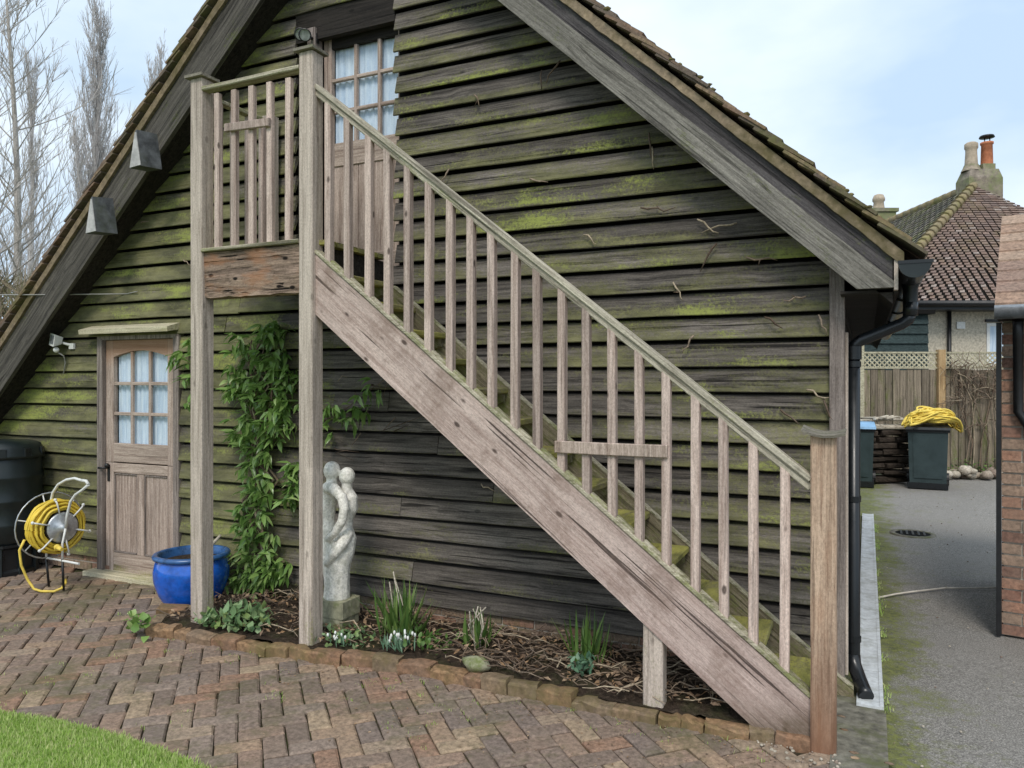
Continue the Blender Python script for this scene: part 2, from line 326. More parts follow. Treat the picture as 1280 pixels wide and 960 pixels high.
def glassm():
    m = NT('window_glass', .05, .5)
    tr = m.n('ShaderNodeBsdfTransparent'); gl = m.n('ShaderNodeBsdfGlossy'); gl.inputs['Roughness'].default_value = .04
    fr = m.n('ShaderNodeFresnel'); fr.inputs[0].default_value = 1.5
    ms = m.n('ShaderNodeMixShader'); m.l(m.math('MULTIPLY', fr.outputs[0], m.math('SUBTRACT', 1, m.geo.outputs['Backfacing'])), ms.inputs[0]); m.l(tr.outputs[0], ms.inputs[1]); m.l(gl.outputs[0], ms.inputs[2])
    m.l(ms.outputs[0], m.t.nodes['Material Output'].inputs[0]); return m.m
M['glass'] = glassm()

# ------------------------------------------------------------------ mesh helpers
ORG = {}
class MB:
    def __init__(s): s.v = []; s.f = []; s.sm = []
    def add(s, vs, fs, smooth=False):
        o = len(s.v); s.v += [tuple(v) for v in vs]; s.f += [tuple(i + o for i in f) for f in fs]; s.sm += [smooth] * len(fs); return s
    def box(s, x0, x1, y0, y1, z0, z1):
        return s.add([(x0, y0, z0), (x1, y0, z0), (x1, y1, z0), (x0, y1, z0), (x0, y0, z1), (x1, y0, z1), (x1, y1, z1), (x0, y1, z1)],
                     [(0, 3, 2, 1), (4, 5, 6, 7), (0, 1, 5, 4), (1, 2, 6, 5), (2, 3, 7, 6), (3, 0, 4, 7)])
    def beam(s, p0, p1, w, h, up=(0, 0, 1), ch=.004, seg=1, wob=0, cut0=None, cut1=None):
        """chamfered bar from p0 to p1; w across, h along up"""
        p0 = Vector(p0); p1 = Vector(p1); d = (p1 - p0).normalized(); up = Vector(up)
        sx = d.cross(up).normalized(); uz = sx.cross(d).normalized()
        a, b = w / 2, h / 2
        prof = [(-a, -b + ch), (-a, b - ch), (-a + ch, b), (a - ch, b), (a, b - ch), (a, -b + ch), (a - ch, -b), (-a + ch, -b)] if ch else [(-a, -b), (-a, b), (a, b), (a, -b)]
        n = len(prof); vs = []
        for i in range(seg + 1):
            c = p0.lerp(p1, i / seg)
            jx = R.uniform(-wob, wob); jz = R.uniform(-wob, wob)
            for q in prof:
                v = c + sx * (q[0] + jx) + uz * (q[1] + jz)
                if i == 0 and cut0: v = cut0(v, d)
                if i == seg and cut1: v = cut1(v, d)
                vs.append(v)
        fs = [tuple(range(n)), tuple(range(seg * n + n - 1, seg * n - 1, -1))]
        for i in range(seg):
            for k in range(n):
                k2 = (k + 1) % n; fs.append((i * n + k, (i + 1) * n + k, (i + 1) * n + k2, i * n + k2))
        return s.add(vs, fs)
    def tube(s, pts, r, sides=6, caps=True, smooth=True):
        pts = [Vector(p) for p in pts]; n = len(pts)
        rs = r if isinstance(r, (list, tuple)) else [r] * n
        vs = []; ref = None
        for i, p in enumerate(pts):
            d = (pts[min(i + 1, n - 1)] - pts[max(i - 1, 0)]).normalized()
            if ref is None: ref = Vector((0, 0, 1)) if abs(d.z) < .9 else Vector((1, 0, 0))
            a = d.cross(ref).normalized(); b = a.cross(d).normalized(); ref = b
            for k in range(sides):
                t = 2 * PI * k / sides; vs.append(p + (a * math.cos(t) + b * math.sin(t)) * rs[i])
        fs = []
        for i in range(n - 1):
            for k in range(sides):
                k2 = (k + 1) % sides; fs.append((i * sides + k, i * sides + k2, (i + 1) * sides + k2, (i + 1) * sides + k))
        s.add(vs, fs, smooth)
        if caps: s.f += [tuple(len(s.v) - n * sides + k for k in range(sides - 1, -1, -1)), tuple(len(s.v) - sides + k for k in range(sides))]; s.sm += [False, False]
        return s
    def lathe(s, prof, c=(0, 0, 0), sides=28, smooth=True, axis=None):
        c = Vector(c); vs = []; n = len(prof)
        q = Vector((0, 0, 1)).rotation_difference(Vector(axis)) if axis else None
        for (r, z) in prof:
            for k in range(sides):
                t = 2 * PI * k / sides; v = Vector((r * math.cos(t), r * math.sin(t), z))
                if q: v = q @ v
                vs.append(c + v)
        fs = []
        for i in range(n - 1):
            for k in range(sides):
                k2 = (k + 1) % sides; fs.append((i * sides + k, i * sides + k2, (i + 1) * sides + k2, (i + 1) * sides + k))
        return s.add(vs, fs, smooth)
    def poly(s, pts, y0, y1):
        """polygon in x-z, extruded from y0 (front) to y1"""
        n = len(pts); vs = [(x, y0, z) for x, z in pts] + [(x, y1, z) for x, z in pts]
        fs = [tuple(range(n)), tuple(range(2 * n - 1, n - 1, -1))] + [(k, k + n, (k + 1) % n + n, (k + 1) % n) for k in range(n)]
        return s.add(vs, fs)
    def blob(s, c, r, seg=8, rings=5, jit=.0, rot=None):
        c = Vector(c); vs = []; fs = []
        r = (r, r, r) if isinstance(r, (int, float)) else r
        vs.append(c + Vector((0, 0, -r[2])))
        for i in range(1, rings):
            ph = -PI / 2 + PI * i / rings
            for k in range(seg):
                t = 2 * PI * k / seg; j = 1 + R.uniform(-jit, jit)
                vs.append(c + Vector((r[0] * math.cos(ph) * math.cos(t) * j, r[1] * math.cos(ph) * math.sin(t) * j, r[2] * math.sin(ph) * j)))
        vs.append(c + Vector((0, 0, r[2])))
        for k in range(seg): fs.append((0, 1 + (k + 1) % seg, 1 + k))
        for i in range(rings - 2):
            for k in range(seg):
                a = 1 + i * seg + k; b = 1 + i * seg + (k + 1) % seg; fs.append((a, b, b + seg, a + seg))
        t = len(vs) - 1
        for k in range(seg): fs.append((t, 1 + (rings - 2) * seg + k, 1 + (rings - 2) * seg + (k + 1) % seg))
        return s.add(vs, fs, True)

def mesh(name, mb, mat, org):
    me = bpy.data.meshes.new(name)
    me.from_pydata([(v[0] - org[0], v[1] - org[1], v[2] - org[2]) for v in mb.v], [], mb.f)
    if any(mb.sm): me.polygons.foreach_set('use_smooth', mb.sm)
    me.materials.append(mat); me.update(); return me
def tag(o, label=None, cat=None, group=None, kind=None):
    if label: o['label'] = label
    if cat: o['category'] = cat
    if group: o['group'] = group
    if kind: o['kind'] = kind
    return o
def obj(name, mb, mat, parent=None, label=None, cat=None, group=None, kind=None, org=None):
    if org is None:
        xs, ys, zs = zip(*mb.v)
        org = ((min(xs) + max(xs)) / 2, (min(ys) + max(ys)) / 2, min(zs) if parent is None else (min(zs) + max(zs)) / 2)
    mat = M[mat] if isinstance(mat, str) else mat
    o = bpy.data.objects.new(name, mesh(name, mb, mat, org)); C.objects.link(o)
    if parent:
        po = ORG[parent.name]; o.parent = parent; o.location = tuple(a - b for a, b in zip(org, po))
    else: o.location = org
    ORG[o.name] = org
    return tag(o, label, cat, group, kind)
def thing(name, loc, label, cat, group=None):
    o = bpy.data.objects.new(name, None); C.objects.link(o); o.location = loc; o.empty_display_size = .1
    ORG[o.name] = tuple(loc); return tag(o, label, cat, group)
def struct(name, mb, mat): return obj(name, mb, mat, kind='structure', org=(0, 0, 0))
def copy_tree(o, loc=None, rz=None, parent=None, label=None):
    c = o.copy(); C.objects.link(c)
    if parent: c.parent = parent
    if loc is not None: c.location = loc
    if rz is not None: c.rotation_euler.z = rz
    if label: c['label'] = label
    for ch in list(o.children): copy_tree(ch, parent=c)
    return c
def camframe(X, Z, z=0):
    """a place given by how far right of and how far ahead of the standpoint it is"""
    return (X * math.cos(YAW) - Z * math.sin(YAW), X * math.sin(YAW) + Z * math.cos(YAW), z)

# ================================================================== SETTING
W = 4.385                      # face of the gable wall
struct('ground', MB().add([(-900, -900, -.05), (900, -900, -.05), (900, 900, -.05), (-900, 900, -.05)], [(0, 1, 2, 3)]), 'ground')
# driveway, concrete apron
drv = MB()
nx, ny = 40, 60
vs = []
for j in range(ny + 1):
    for i in range(nx + 1):
        x = -.6 + 12 * i / nx; y = -4 + 26 * j / ny
        vs.append((x, y, (-.026 if x < -.12 else -.012) + .012 * noise.noise((x * .7, y * .7, 3))))
drv.add(vs, [(j * (nx + 1) + i, j * (nx + 1) + i + 1, (j + 1) * (nx + 1) + i + 1, (j + 1) * (nx + 1) + i) for j in range(ny) for i in range(nx)], True)
struct('driveway', drv, 'tarmac')
ap = MB(); ap.add([(-.14, 3.35, .008), (.085, 3.35, .008), (.088, 4.20, .006), (-.16, 4.6, .008)], [(0, 1, 2, 3)])
ap.add([(-.14, 3.35, .008), (.085, 3.35, .008), (.085, 3.35, -.04), (-.14, 3.35, -.04)], [(3, 2, 1, 0)])
ap.add([(.085, 3.35, .008), (.088, 4.20, .006), (.088, 4.2, -.04), (.085, 3.35, -.04)], [(3, 2, 1, 0)])
struct('concrete_apron', ap, 'concrete')
mo = MB()
mo.add([(-9.5, -3, -.016), (-.1, -3, -.016), (-.1, 4.6, -.016), (-9.5, 4.6, -.016)], [(0, 1, 2, 3)])
paving = struct('paving', mo, 'mortar')

# herringbone pavers, laid at 45 degrees to the wall
lawn_edge = [(-9, 2.15), (-4.6, 2.22), (-3.872, 2.31), (-3.597, 2.36), (-3.167, 2.385), (-2.838, 2.377), (-2.53, 2.34), (-2.2, 2.27), (-1.8, 2.1), (-1.2, 1.7), (-.5, 1.0), (-.3, -3)]
def lawn_y(x):
    for (a, b), (c, d) in zip(lawn_edge, lawn_edge[1:]):
        if a <= x <= c: return b + (d - b) * (x - a) / (c - a)
    return -9
bed_front = [(-4.32, 3.62), (-4.217, 3.44), (-3.772, 3.475), (-2.934, 3.515), (-2.4, 3.60), (-1.638, 3.585), (-.995, 3.575), (-.475, 3.60), (-.26, 3.62)]
def bed_y(x):
    for (a, b), (c, d) in zip(bed_front, bed_front[1:]):
        if a <= x <= c: return b + (d - b) * (x - a) / (c - a)
    return 4.34
u = .1055; ca, sa = math.cos(rad(44.5)), math.sin(rad(44.5))
cells = []
for a in range(-90, 60):
    for b in range(-60, 90):
        d = (a - b) % 4
        if d == 0: cx, cy, l = (a + 1) * u, (b + .5) * u, 0
        elif d == 3: cx, cy, l = (a + .5) * u, (b + 1) * u, 1
        else: continue
        x = cx * ca - cy * sa - 2.6; y = cx * sa + cy * ca + 2.9
        if x < -8.2 or x > -.13 or y < 1.2 or y > 4.36: continue
        if y < lawn_y(x) - .12 or y > bed_y(x) + .04: continue
        if x < -6.6 and y < 2.2: continue
        cells.append((x, y, l))
def brick_mesh(l, w, h, name, mat, rnd=.0035, ch=.009):
    mb = MB(); x, y = l / 2, w / 2; j = lambda: R.uniform(-rnd, rnd)
    bot = [(-x, -y, -h), (x, -y, -h), (x, y, -h), (-x, y, -h)]
    mid = [(a + j(), b + j(), -ch * .8) for a, b, _ in bot]
    top = [(a * (1 - 2 * ch / l) + j(), b * (1 - 2 * ch / w) + j(), j() * .6) for a, b, _ in bot]
    mb.add(bot + mid + top, [(0, 1, 5, 4), (1, 2, 6, 5), (2, 3, 7, 6), (3, 0, 4, 7), (4, 5, 9, 8), (5, 6, 10, 9), (6, 7, 11, 10), (7, 4, 8, 11), (8, 9, 10, 11)])
    return mesh(name, mb, M[mat], (0, 0, 0)), mb
variants = [brick_mesh(.2035, .0985, .04, 'paving_brick', 'paver') for _ in range(6)]
def inview(x, y):
    Xc = x * math.cos(YAW) + y * math.sin(YAW); Zc = -x * math.sin(YAW) + y * math.cos(YAW)
    return Zc > 2.9 and abs(Xc / Zc) < .72
cells.sort(key=lambda c: (not inview(c[0], c[1]), (c[0] ** 2 + c[1] ** 2)))
rest = MB()
for i, (x, y, l) in enumerate(cells):
    me, mb = R.choice(variants)
    z = .002 + R.uniform(-.003, .003); rz = rad(44.5) + l * PI / 2 + R.uniform(-.018, .018) + PI * R.randint(0, 1)
    tx, ty = R.uniform(-.012, .012), R.uniform(-.012, .012)
    mt = Matrix.Translation((x, y, z)) @ Matrix.Rotation(rz, 4, 'Z') @ Matrix.Rotation(tx, 4, 'X') @ Matrix.Rotation(ty, 4, 'Y')
    if i < 300:
        o = bpy.data.objects.new('brick', me); C.objects.link(o); o.parent = paving; o.matrix_local = mt
    else: rest.add([mt @ Vector(v) for v in mb.v], mb.f)
obj('brick_field', rest, 'paver', paving, kind='stuff')

tf = MB(); cr_b = MB()
def blade(x, y, z, h, w_, lean, az, mb):
    dx, dy = math.cos(az), math.sin(az)
    vs = [(x - dy * w_, y + dx * w_, z), (x + dy * w_, y - dx * w_, z), (x + dx * lean * .5 + dy * w_ * .7, y + dy * lean * .5 - dx * w_ * .7, z + h * .6),
          (x + dx * lean * .5 - dy * w_ * .7, y + dy * lean * .5 + dx * w_ * .7, z + h * .6), (x + dx * lean, y + dy * lean, z + h)]
    mb.add(vs, [(0, 1, 2, 3), (3, 2, 4)])
for i in range(260):
    x = R.uniform(-5.2, -.4); y = R.uniform(max(2.3, lawn_y(x)), bed_y(x))
    if noise.noise((x * 1.3, y * 1.3, 7)) < .08 and y < bed_y(x) - .2: continue
    for k in range(R.randint(5, 16)):
        blade(x + R.gauss(0, .022), y + R.gauss(0, .012), -.008, R.uniform(.01, .026), .0022, R.uniform(0, .016), R.uniform(0, 6.3), tf)
for i in range(1300):
    x = R.uniform(-6.5, -.2); e = abs(R.gauss(0, .35)); y = bed_y(x) - e if x > -4.4 else R.uniform(2.4, 4.3)
    if y < 2.2: continue
    q = R.uniform(.002, .0065); a = R.uniform(0, 6.3)
    cr_b.add([(x + math.cos(a + t) * q * (1.6 if t in (0, 3.14) else .7), y + math.sin(a + t) * q * (1.6 if t in (0, 3.14) else .7), .006 + R.uniform(0, .003)) for t in (0, 1.57, 3.14, 4.71)], [(0, 1, 2, 3)])
obj('joint_weeds', tf, 'grass', label='small tufts of grass and moss in the joints of the brick paving', cat='weeds', kind='stuff')
obj('leaf_crumbs', cr_b, 'deadleaf', label='crumbs of dead leaf and bark scattered over the brick paving', cat='litter', kind='stuff')
# lawn: low earth sheet and blades
lw = MB()
le = [p for p in lawn_edge]
vs = [(x, y, .006) for x, y in le] + [(x, -3, .006) for x, y in le] + [(x, y + .0, -.03) for x, y in le]
n = len(le)
lw.add(vs, [(i + n, i + n + 1, i + 1, i) for i in range(n - 1)] + [(i, i + 1, i + 1 + 2 * n, i + 2 * n) for i in range(n - 1)])
M['turf'] = plain('turf', (.16, .26, .05), .95, .1, .4, 30)
struct('lawn', lw, 'turf')
gb = MB()
def blade(x, y, z, h, w_, lean, az, mb):
    dx, dy = math.cos(az), math.sin(az)
    vs = [(x - dy * w_, y + dx * w_, z), (x + dy * w_, y - dx * w_, z), (x + dx * lean * .5 + dy * w_ * .7, y + dy * lean * .5 - dx * w_ * .7, z + h * .6),
          (x + dx * lean * .5 - dy * w_ * .7, y + dy * lean * .5 + dx * w_ * .7, z + h * .6), (x + dx * lean, y + dy * lean, z + h)]
    mb.add(vs, [(0, 1, 2, 3), (3, 2, 4)])
for i in range(95000):
    x = R.uniform(-5.6, -1.9); ly = lawn_y(x); y = ly + R.uniform(-1, 0) ** 3 * 1.1 if R.random() < .25 else R.uniform(1.3, ly)
    if -x * math.sin(YAW) + y * math.cos(YAW) < 2.8: continue
    e = R.gauss(0, .012)
    blade(x, y + e, .0, R.uniform(.012, .034) * (1 if y < ly - .02 else .8), R.uniform(.0014, .0032), R.uniform(0, .022), R.uniform(0, 6.3), gb)
obj('grass', gb, 'grass', label='short bright green lawn in the near left corner', cat='grass', kind='stuff', org=(0, 0, 0))

# ================================================================== BARN
barn = thing('timber_barn', (-3.2, 7.2, 0), 'weatherboarded barn gable with mossy boards and grey bargeboards under a tiled roof', 'barn')
RX, LX = -.10, -8.3            # side walls
YB = 4.13                      # front of the bargeboards
TR = .935
def r_low(x): return 2.062 - TR * x          # lower edge of right bargeboard
def l_low(x): return 8.04 + .9375 * x
def soff(x): return min(r_low(x) + .035, l_low(x) + .035)
core = MB()
core.poly([(LX, 0), (RX - .03, 0), (RX - .03, r_low(RX) + .1), (-3.19, 5.13), (LX, l_low(LX) + .1)], W + .035, W + .16)
# openings are in front of the core: cut by building it in pieces instead
core = MB()
D1 = (-5.95, -4.985, 0, 2.03)      # lower door opening
D2 = (-3.80, -2.935, 2.40, 4.33)   # upper door opening
def strip(x0, x1, z0f, z1f, n=1):
    core.poly([(x0, z0f), (x1, z0f), (x1, z1f(x1)), (x0, z1f(x0))], W + .035, W + .13)
top = lambda x: soff(x) + .12
strip(LX, D1[0], 0, top); strip(D1[0], D1[1], D1[3], top); strip(D1[1], D2[0], 0, top)
strip(D2[0], -3.19, D2[3], top); strip(-3.19, D2[1], D2[3], top)
core.box(D2[0], D2[1], W + .035, W + .13, 0, D2[2]); strip(D2[1], RX - .01, 0, top)
core.box(D2[0] - .05, D2[1] + .05, W + .14, W + .2, 2.3, 4.5)   # inner dark lining behind the doors
core.box(D1[0] - .05, D1[1] + .05, W + .14, W + .2, 0, 2.2)
obj('wall_core', core, 'core', barn)
# weatherboards
def plank(x0, x1, z, first=False):
    """one feather-edged board from x0 to x1 with its lower edge near z"""
    if x1 - x0 < .05: return
    n = max(2, min(14, int((x1 - x0) / .28)))
    sd_ = R.uniform(0, 99); out_ = R.uniform(.0, .008); dz = R.uniform(-.004, .004); tilt = R.uniform(-.003, .003)
    vs = []; H = PITCH + .004
    for i in range(n + 1):
        x = x0 + (x1 - x0) * i / n
        wv = .0065 * noise.noise((x * 1.9, sd_, 0)) + .004 * noise.noise((x * 7, sd_, 4)) + dz + tilt * (x - x0)
        yo = W - .034 - out_ - .006 * noise.noise((x * 1.1, sd_, 9))
        zt = z + H; zb = z + wv
        vs += [(x, yo + .002, zb), (x, yo - .001, zb + .005), (x, W - .012, z + PITCH - .020), (x, W + .031, z + PITCH - .008), (x, yo + .015, zb + .001)]
    fs = []
    for i in range(n):
        for k in range(5):
            k2 = (k + 1) % 5; fs.append((i * 5 + k, (i + 1) * 5 + k, (i + 1) * 5 + k2, i * 5 + k2))
    fs += [(0, 1, 2, 3, 4), tuple(n * 5 + k for k in (4, 3, 2, 1, 0))]
    obj('plank', MB().add(vs, fs), 'board', barn)
row = 0
z = Z0
while z < 5.0:
    def xr(zz): return min(RX - .075, (2.062 + .085 - zz) / TR)
    def xl(zz): return max(LX, (zz - 8.04 - .085) / .9375)
    a, b = xl(z + .0), xr(z + .0)
    segs = [(a, b)]
    for (d0, d1, e0, e1) in (D1, D2):
        ns = []
        for (p, q) in segs:
            if z + PITCH * .5 > e0 and z + PITCH * .5 < e1 and p < d1 and q > d0:
                j = R.uniform(-.012, .012)
                ns += [(p, d0 + R.uniform(-.006, .006) - .0), (d1 + j + .004, q)]
            else: ns.append((p, q))
        segs = ns
    for (p, q) in segs:
        if q - p > 3.2 and R.random() < .55:
            c = p + (q - p) * R.uniform(.3, .7); plank(p, c - .0025, z); plank(c + .0025, q, z)
        else: plank(p, q, z)
    z += PITCH; row += 1
# brick plinth below the boards
pm = MB(); pl = MB()
pm.box(LX, RX - .012, W - .002, W + .03, 0, Z0 + .02)
obj('plinth_mortar', pm, 'mortar2', barn)
for rw in range(2):
    x = LX + (rw % 2) * .11
    while x < RX - .05:
        if not (D1[0] - .05 < x < D1[1]):
            pl.box(x, min(x + .215, RX - .014), W - .008 - R.uniform(0, .005), W + .02, .005 + rw * .078, .07 + rw * .078)
        x += .225
obj('plinth_bricks', pl, 'plinth', barn, kind='stuff')
# corner posts and thin strips at the right-hand corner
obj('corner_post', MB().beam((RX - .04, W - .03, 0), (RX - .04, W - .03, 2.28), .075, .07, up=(0, 1, 0), seg=4, wob=.002), 'jamb', barn)
obj('corner_strip', MB().beam((RX + .006, W - .012, .1), (RX + .006, W - .012, 1.9), .014, .05, up=(0, 1, 0), ch=.002), 'post', barn)
# side wall to the right, boarded
sb = MB(); sb.box(RX - .09, RX - .03, W + .04, 10.3, 0, 2.3)
for i in range(15):
    z = .1 + i * PITCH
    sb.add([(RX, W + .02, z), (RX - .02, W + .02, z + PITCH + .01), (RX - .02, 10.3, z + PITCH + .01), (RX, 10.3, z), (RX - .03, W + .02, z), (RX - .03, 10.3, z)], [(0, 3, 2, 1), (0, 4, 5, 3)])
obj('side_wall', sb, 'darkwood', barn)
# bargeboards
def slope_board(x0, x1, low, h0, h1, y0, y1, cut=None, seg=14, wav=.006):
    """board following a rake between x0 and x1; h0..h1 measured straight up from the lower edge"""
    mb = MB(); vs = []
    for i in range(seg + 1):
        x = x0 + (x1 - x0) * i / seg
        o = wav * (noise.noise((x * 2.3, y0 * 9, h0 * 5)) + (.5 * noise.noise((x * 17, y0 * 9, 3)) if wav > .01 else 0)); lo = low(x) + h0 + o; hi = low(x) + h1
        if cut: lo = max(lo, cut)
        vs += [(x, y0, lo), (x, y0, hi), (x, y1, hi), (x, y1, lo)]
    fs = [(0, 1, 2, 3), tuple(seg * 4 + k for k in (3, 2, 1, 0))]
    for i in range(seg):
        for k in range(4):
            k2 = (k + 1) % 4; fs.append((i * 4 + k, (i + 1) * 4 + k, (i + 1) * 4 + k2, i * 4 + k2))
    return mb.add(vs, fs)
XA = -3.19
obj('bargeboard', slope_board(XA, .122, r_low, 0, .185, YB, YB + .035, cut=2.103, seg=40), 'barge_r', barn)
obj('bargeboard', slope_board(XA, .116, r_low, .186, .30, YB + .012, YB + .045, cut=2.12, seg=24), 'fascia_r', barn)
obj('bargeboard', slope_board(-8.55, XA - .002, l_low, 0, .245, YB, YB + .035, seg=30), 'barge_l', barn)
obj('bargeboard', slope_board(-8.55, XA - .002, l_low, .246, .37, YB + .012, YB + .045, seg=24), 'barge_l', barn)
ee = MB().box(.122, .140, YB - .004, YB + .05, 2.09, 2.235)
obj('eaves_end_board', ee, 'post', barn)
# soffit boards, rafters
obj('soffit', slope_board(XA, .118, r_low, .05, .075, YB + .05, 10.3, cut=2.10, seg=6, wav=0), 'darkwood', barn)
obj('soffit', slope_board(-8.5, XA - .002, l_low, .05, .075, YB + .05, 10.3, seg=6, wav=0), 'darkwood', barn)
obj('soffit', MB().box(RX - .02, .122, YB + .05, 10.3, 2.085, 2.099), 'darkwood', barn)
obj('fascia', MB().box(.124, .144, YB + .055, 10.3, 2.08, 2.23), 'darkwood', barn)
# mortar verge and tiles
cr_, sr_ = math.cos(math.atan(TR)), math.sin(math.atan(TR))
obj('verge_mortar', slope_board(XA, .165, r_low, .302, .362, YB - .012, YB + .14, seg=150, wav=.018), 'verge', barn)
obj('verge_mortar', slope_board(-8.6, XA - .002, l_low, .372, .442, YB - .012, YB + .14, seg=150, wav=.014), 'verge', barn)
rt = MB()
def tile_at(mb, side, s_, y, w_=.165, jit=1):
    """plain tile; s_ = distance down the slope from the ridge"""
    L_ = .262; th = .015
    sg = 1 if side == 'r' else -1
    ang = math.atan(TR) if sg > 0 else math.atan(.9375)
    ap_z = (r_low(XA) + .375) if sg > 0 else (l_low(XA) + .455)
    dx, dz = sg * math.cos(ang), -math.sin(ang); nx_, nz_ = sg * math.sin(ang), math.cos(ang)
    lift0 = .010 + R.uniform(-.002, .004) * jit; lift1 = .036 + R.uniform(-.006, .014) * jit; s0 = s_ + R.uniform(-.006, .006) * jit
    vs = []
    for (ss, lf) in ((s0, lift0), (s0 + L_ * .55, lift0 + (lift1 - lift0) * .55 + .003), (s0 + L_, lift1)):
        for yy in (y + R.uniform(-.003, .003) * jit, y + w_ - .003):
            for t in (0, th):
                vs.append((XA + dx * ss + nx_ * (lf + t), yy, ap_z + dz * ss + nz_ * (lf + t)))
    fs = [(0, 1, 3, 2), (8, 10, 11, 9)]
    for i in (0, 4): fs += [(i, i + 4, i + 5, i + 1), (i + 1, i + 5, i + 7, i + 3), (i + 3, i + 7, i + 6, i + 2), (i + 2, i + 6, i + 4, i)]
    return mb.add(vs, fs)
for side, nrow in (('r', 45), ('l', 74)):
    for k in range(nrow):
        s_ = .02 + k * .1
        obj('roof_tile', tile_at(MB(), side, s_, YB - .045 + R.uniform(-.006, .006) + (k % 2) * .0), 'rooftile', barn)
        y = YB - .045 + (.168 if k % 2 else .25)
        if k % 2 == 0: tile_at(rt, side, s_, YB + .122, .127)
        while y < 10.3: tile_at(rt, side, s_, y); y += .168 * (1 if y < 5.5 else 1)
obj('roof_tiles', rt, 'rooftile', barn, kind='stuff')
rg = MB()
for k in range(19):
    y = YB - .05 + k * .33
    vs = []
    for yy in (y, y + .322):
        for q in range(7):
            t = PI * (q / 6); vs.append((XA + .13 * math.cos(t), yy, 5.36 + .12 * math.sin(t)))
    rg.add(vs, [(q, q + 1, q + 8, q + 7) for q in range(6)], True)
obj('ridge_tile', rg, 'rooftile', barn)
# moss cushions on the verge
ms = MB()
for k in range(150):
    s_ = R.uniform(.4, 4.5); side = 1
    x = XA + math.cos(math.atan(TR)) * s_; zz = r_low(x) + .375 + .07
    ms.blob((x, YB + R.uniform(-.04, .5), zz + R.uniform(-.015, .012)), (R.uniform(.012, .03), R.uniform(.012, .03), R.uniform(.006, .014)), 6, 4, .2)
M['moss'] = plain('moss_cushion', (.15, .13, .06), 1, .05, .5, 40, bump=1)
obj('moss', ms, 'moss', barn, kind='stuff')
# boxed purlin ends proud of the left bargeboard
for (x, z, tw_) in ((-5.06, 3.255, .0), (-5.56, 2.80, .01)):
    b = MB(); y0, y1 = 3.97, YB + .002
    b.add([(x, y0, z), (x + .118, y0, z + .008), (x + .150, y1, z + .016), (x + .0, y1, z + .016), (x + .045, y0 + .01, z + .285), (x + .062, y0 + .01, z + .29), (x + .098, y1, z + .295 + tw_), (x - .0, y1, z + .29)],
          [(0, 3, 2, 1), (4, 5, 6, 7), (0, 1, 5, 4), (1, 2, 6, 5), (2, 3, 7, 6), (3, 0, 4, 7)])
    p = obj('purlin_end', b, 'lead', barn)
    f = MB(); q0 = [(x + .004, y0 - .008, z + .004), (x + .121, y0 - .008, z + .012), (x + .06, y0 + .002, z + .27), (x + .048, y0 + .002, z + .27)]
    f.add(q0 + [(a, b_ + .006, c_) for a, b_, c_ in q0], [(0, 1, 2, 3), (7, 6, 5, 4), (0, 4, 5, 1), (1, 5, 6, 2), (2, 6, 7, 3), (3, 7, 4, 0)])
    obj('end_board', f, 'leadpale', p)

# ---------------- lower door
door = obj('door', MB().box(-5.88, -5.045, W + .045, W + .05, .03, .10), 'doorx', barn)
yd0, yd1 = W - .008, W + .036
def dpart(name, mb, mat, **k): return obj(name, mb, mat, door, **k)
def vbar(x0, x1, z0, z1, y0=yd0, y1=yd1, ch=.004): return MB().beam(((x0 + x1) / 2, (y0 + y1) / 2, z0), ((x0 + x1) / 2, (y0 + y1) / 2, z1), x1 - x0, y1 - y0, up=(0, 1, 0), ch=ch)
def hbar(x0, x1, z0, z1, y0=yd0, y1=yd1, ch=.004): return MB().beam((x0, (y0 + y1) / 2, (z0 + z1) / 2), (x1, (y0 + y1) / 2, (z0 + z1) / 2), y1 - y0, z1 - z0, up=(0, 0, 1), ch=ch)
dx0, dx1 = -5.878, -5.048; gx0, gx1 = -5.785, -5.142
dpart('stile', vbar(dx0, gx0, .955, 1.985), 'door'); dpart('stile', vbar(gx1, dx1, .955, 1.985), 'door')
dpart('stile', vbar(dx0, gx0, .025, .95), 'door'); dpart('stile', vbar(gx1, dx1, .025, .95), 'door')
arc = [(gx0 + (gx1 - gx0) * t / 12, 1.845 + .052 * math.sin(PI * t / 12)) for t in range(13)]
dpart('top_rail', MB().poly(arc + [(gx1, 1.985), (gx0, 1.985)], yd0 + .002, yd1), 'doorx')
dpart('lock_rail', hbar(gx0, gx1, .957, 1.115, yd0 + .002), 'doorx')
dpart('lock_rail', hbar(gx0, gx1, .865, .948, yd0 + .002), 'doorx')
dpart('bottom_rail', hbar(gx0, gx1, .027, .19, yd0 + .002), 'doorx')
dpart('mullion', vbar(-5.50, -5.42, .192, .863, yd0 + .003), 'door')
for (a, b) in ((gx0, -5.50), (-5.42, gx1)):
    dpart('panel', MB().box(a, b, yd0 + .02, yd1 - .006, .19, .865), 'door')
    f = MB()                                   # small mouldings round the panel, with V-grooved boards
    f.beam((a + .006, yd0 + .014, .2), (a + .006, yd0 + .014, .86), .012, .012, up=(0, 1, 0), ch=.003)
    f.beam((b - .006, yd0 + .014, .2), (b - .006, yd0 + .014, .86), .012, .012, up=(0, 1, 0), ch=.003)
    f.beam((a + .012, yd0 + .014, .856), (b - .012, yd0 + .014, .856), .012, .012, ch=.003)
    f.beam((a + .012, yd0 + .010, .198), (b - .012, yd0 + .010, .198), .02, .014, ch=.003)
    dpart('moulding', f, 'jamb')
mx1, mx2 = gx0 + (gx1 - gx0) / 3, gx0 + 2 * (gx1 - gx0) / 3
for x in (mx1, mx2): dpart('glazing_bar', vbar(x - .013, x + .013, 1.115, 1.885, yd0 + .006, yd1 - .012), 'door')
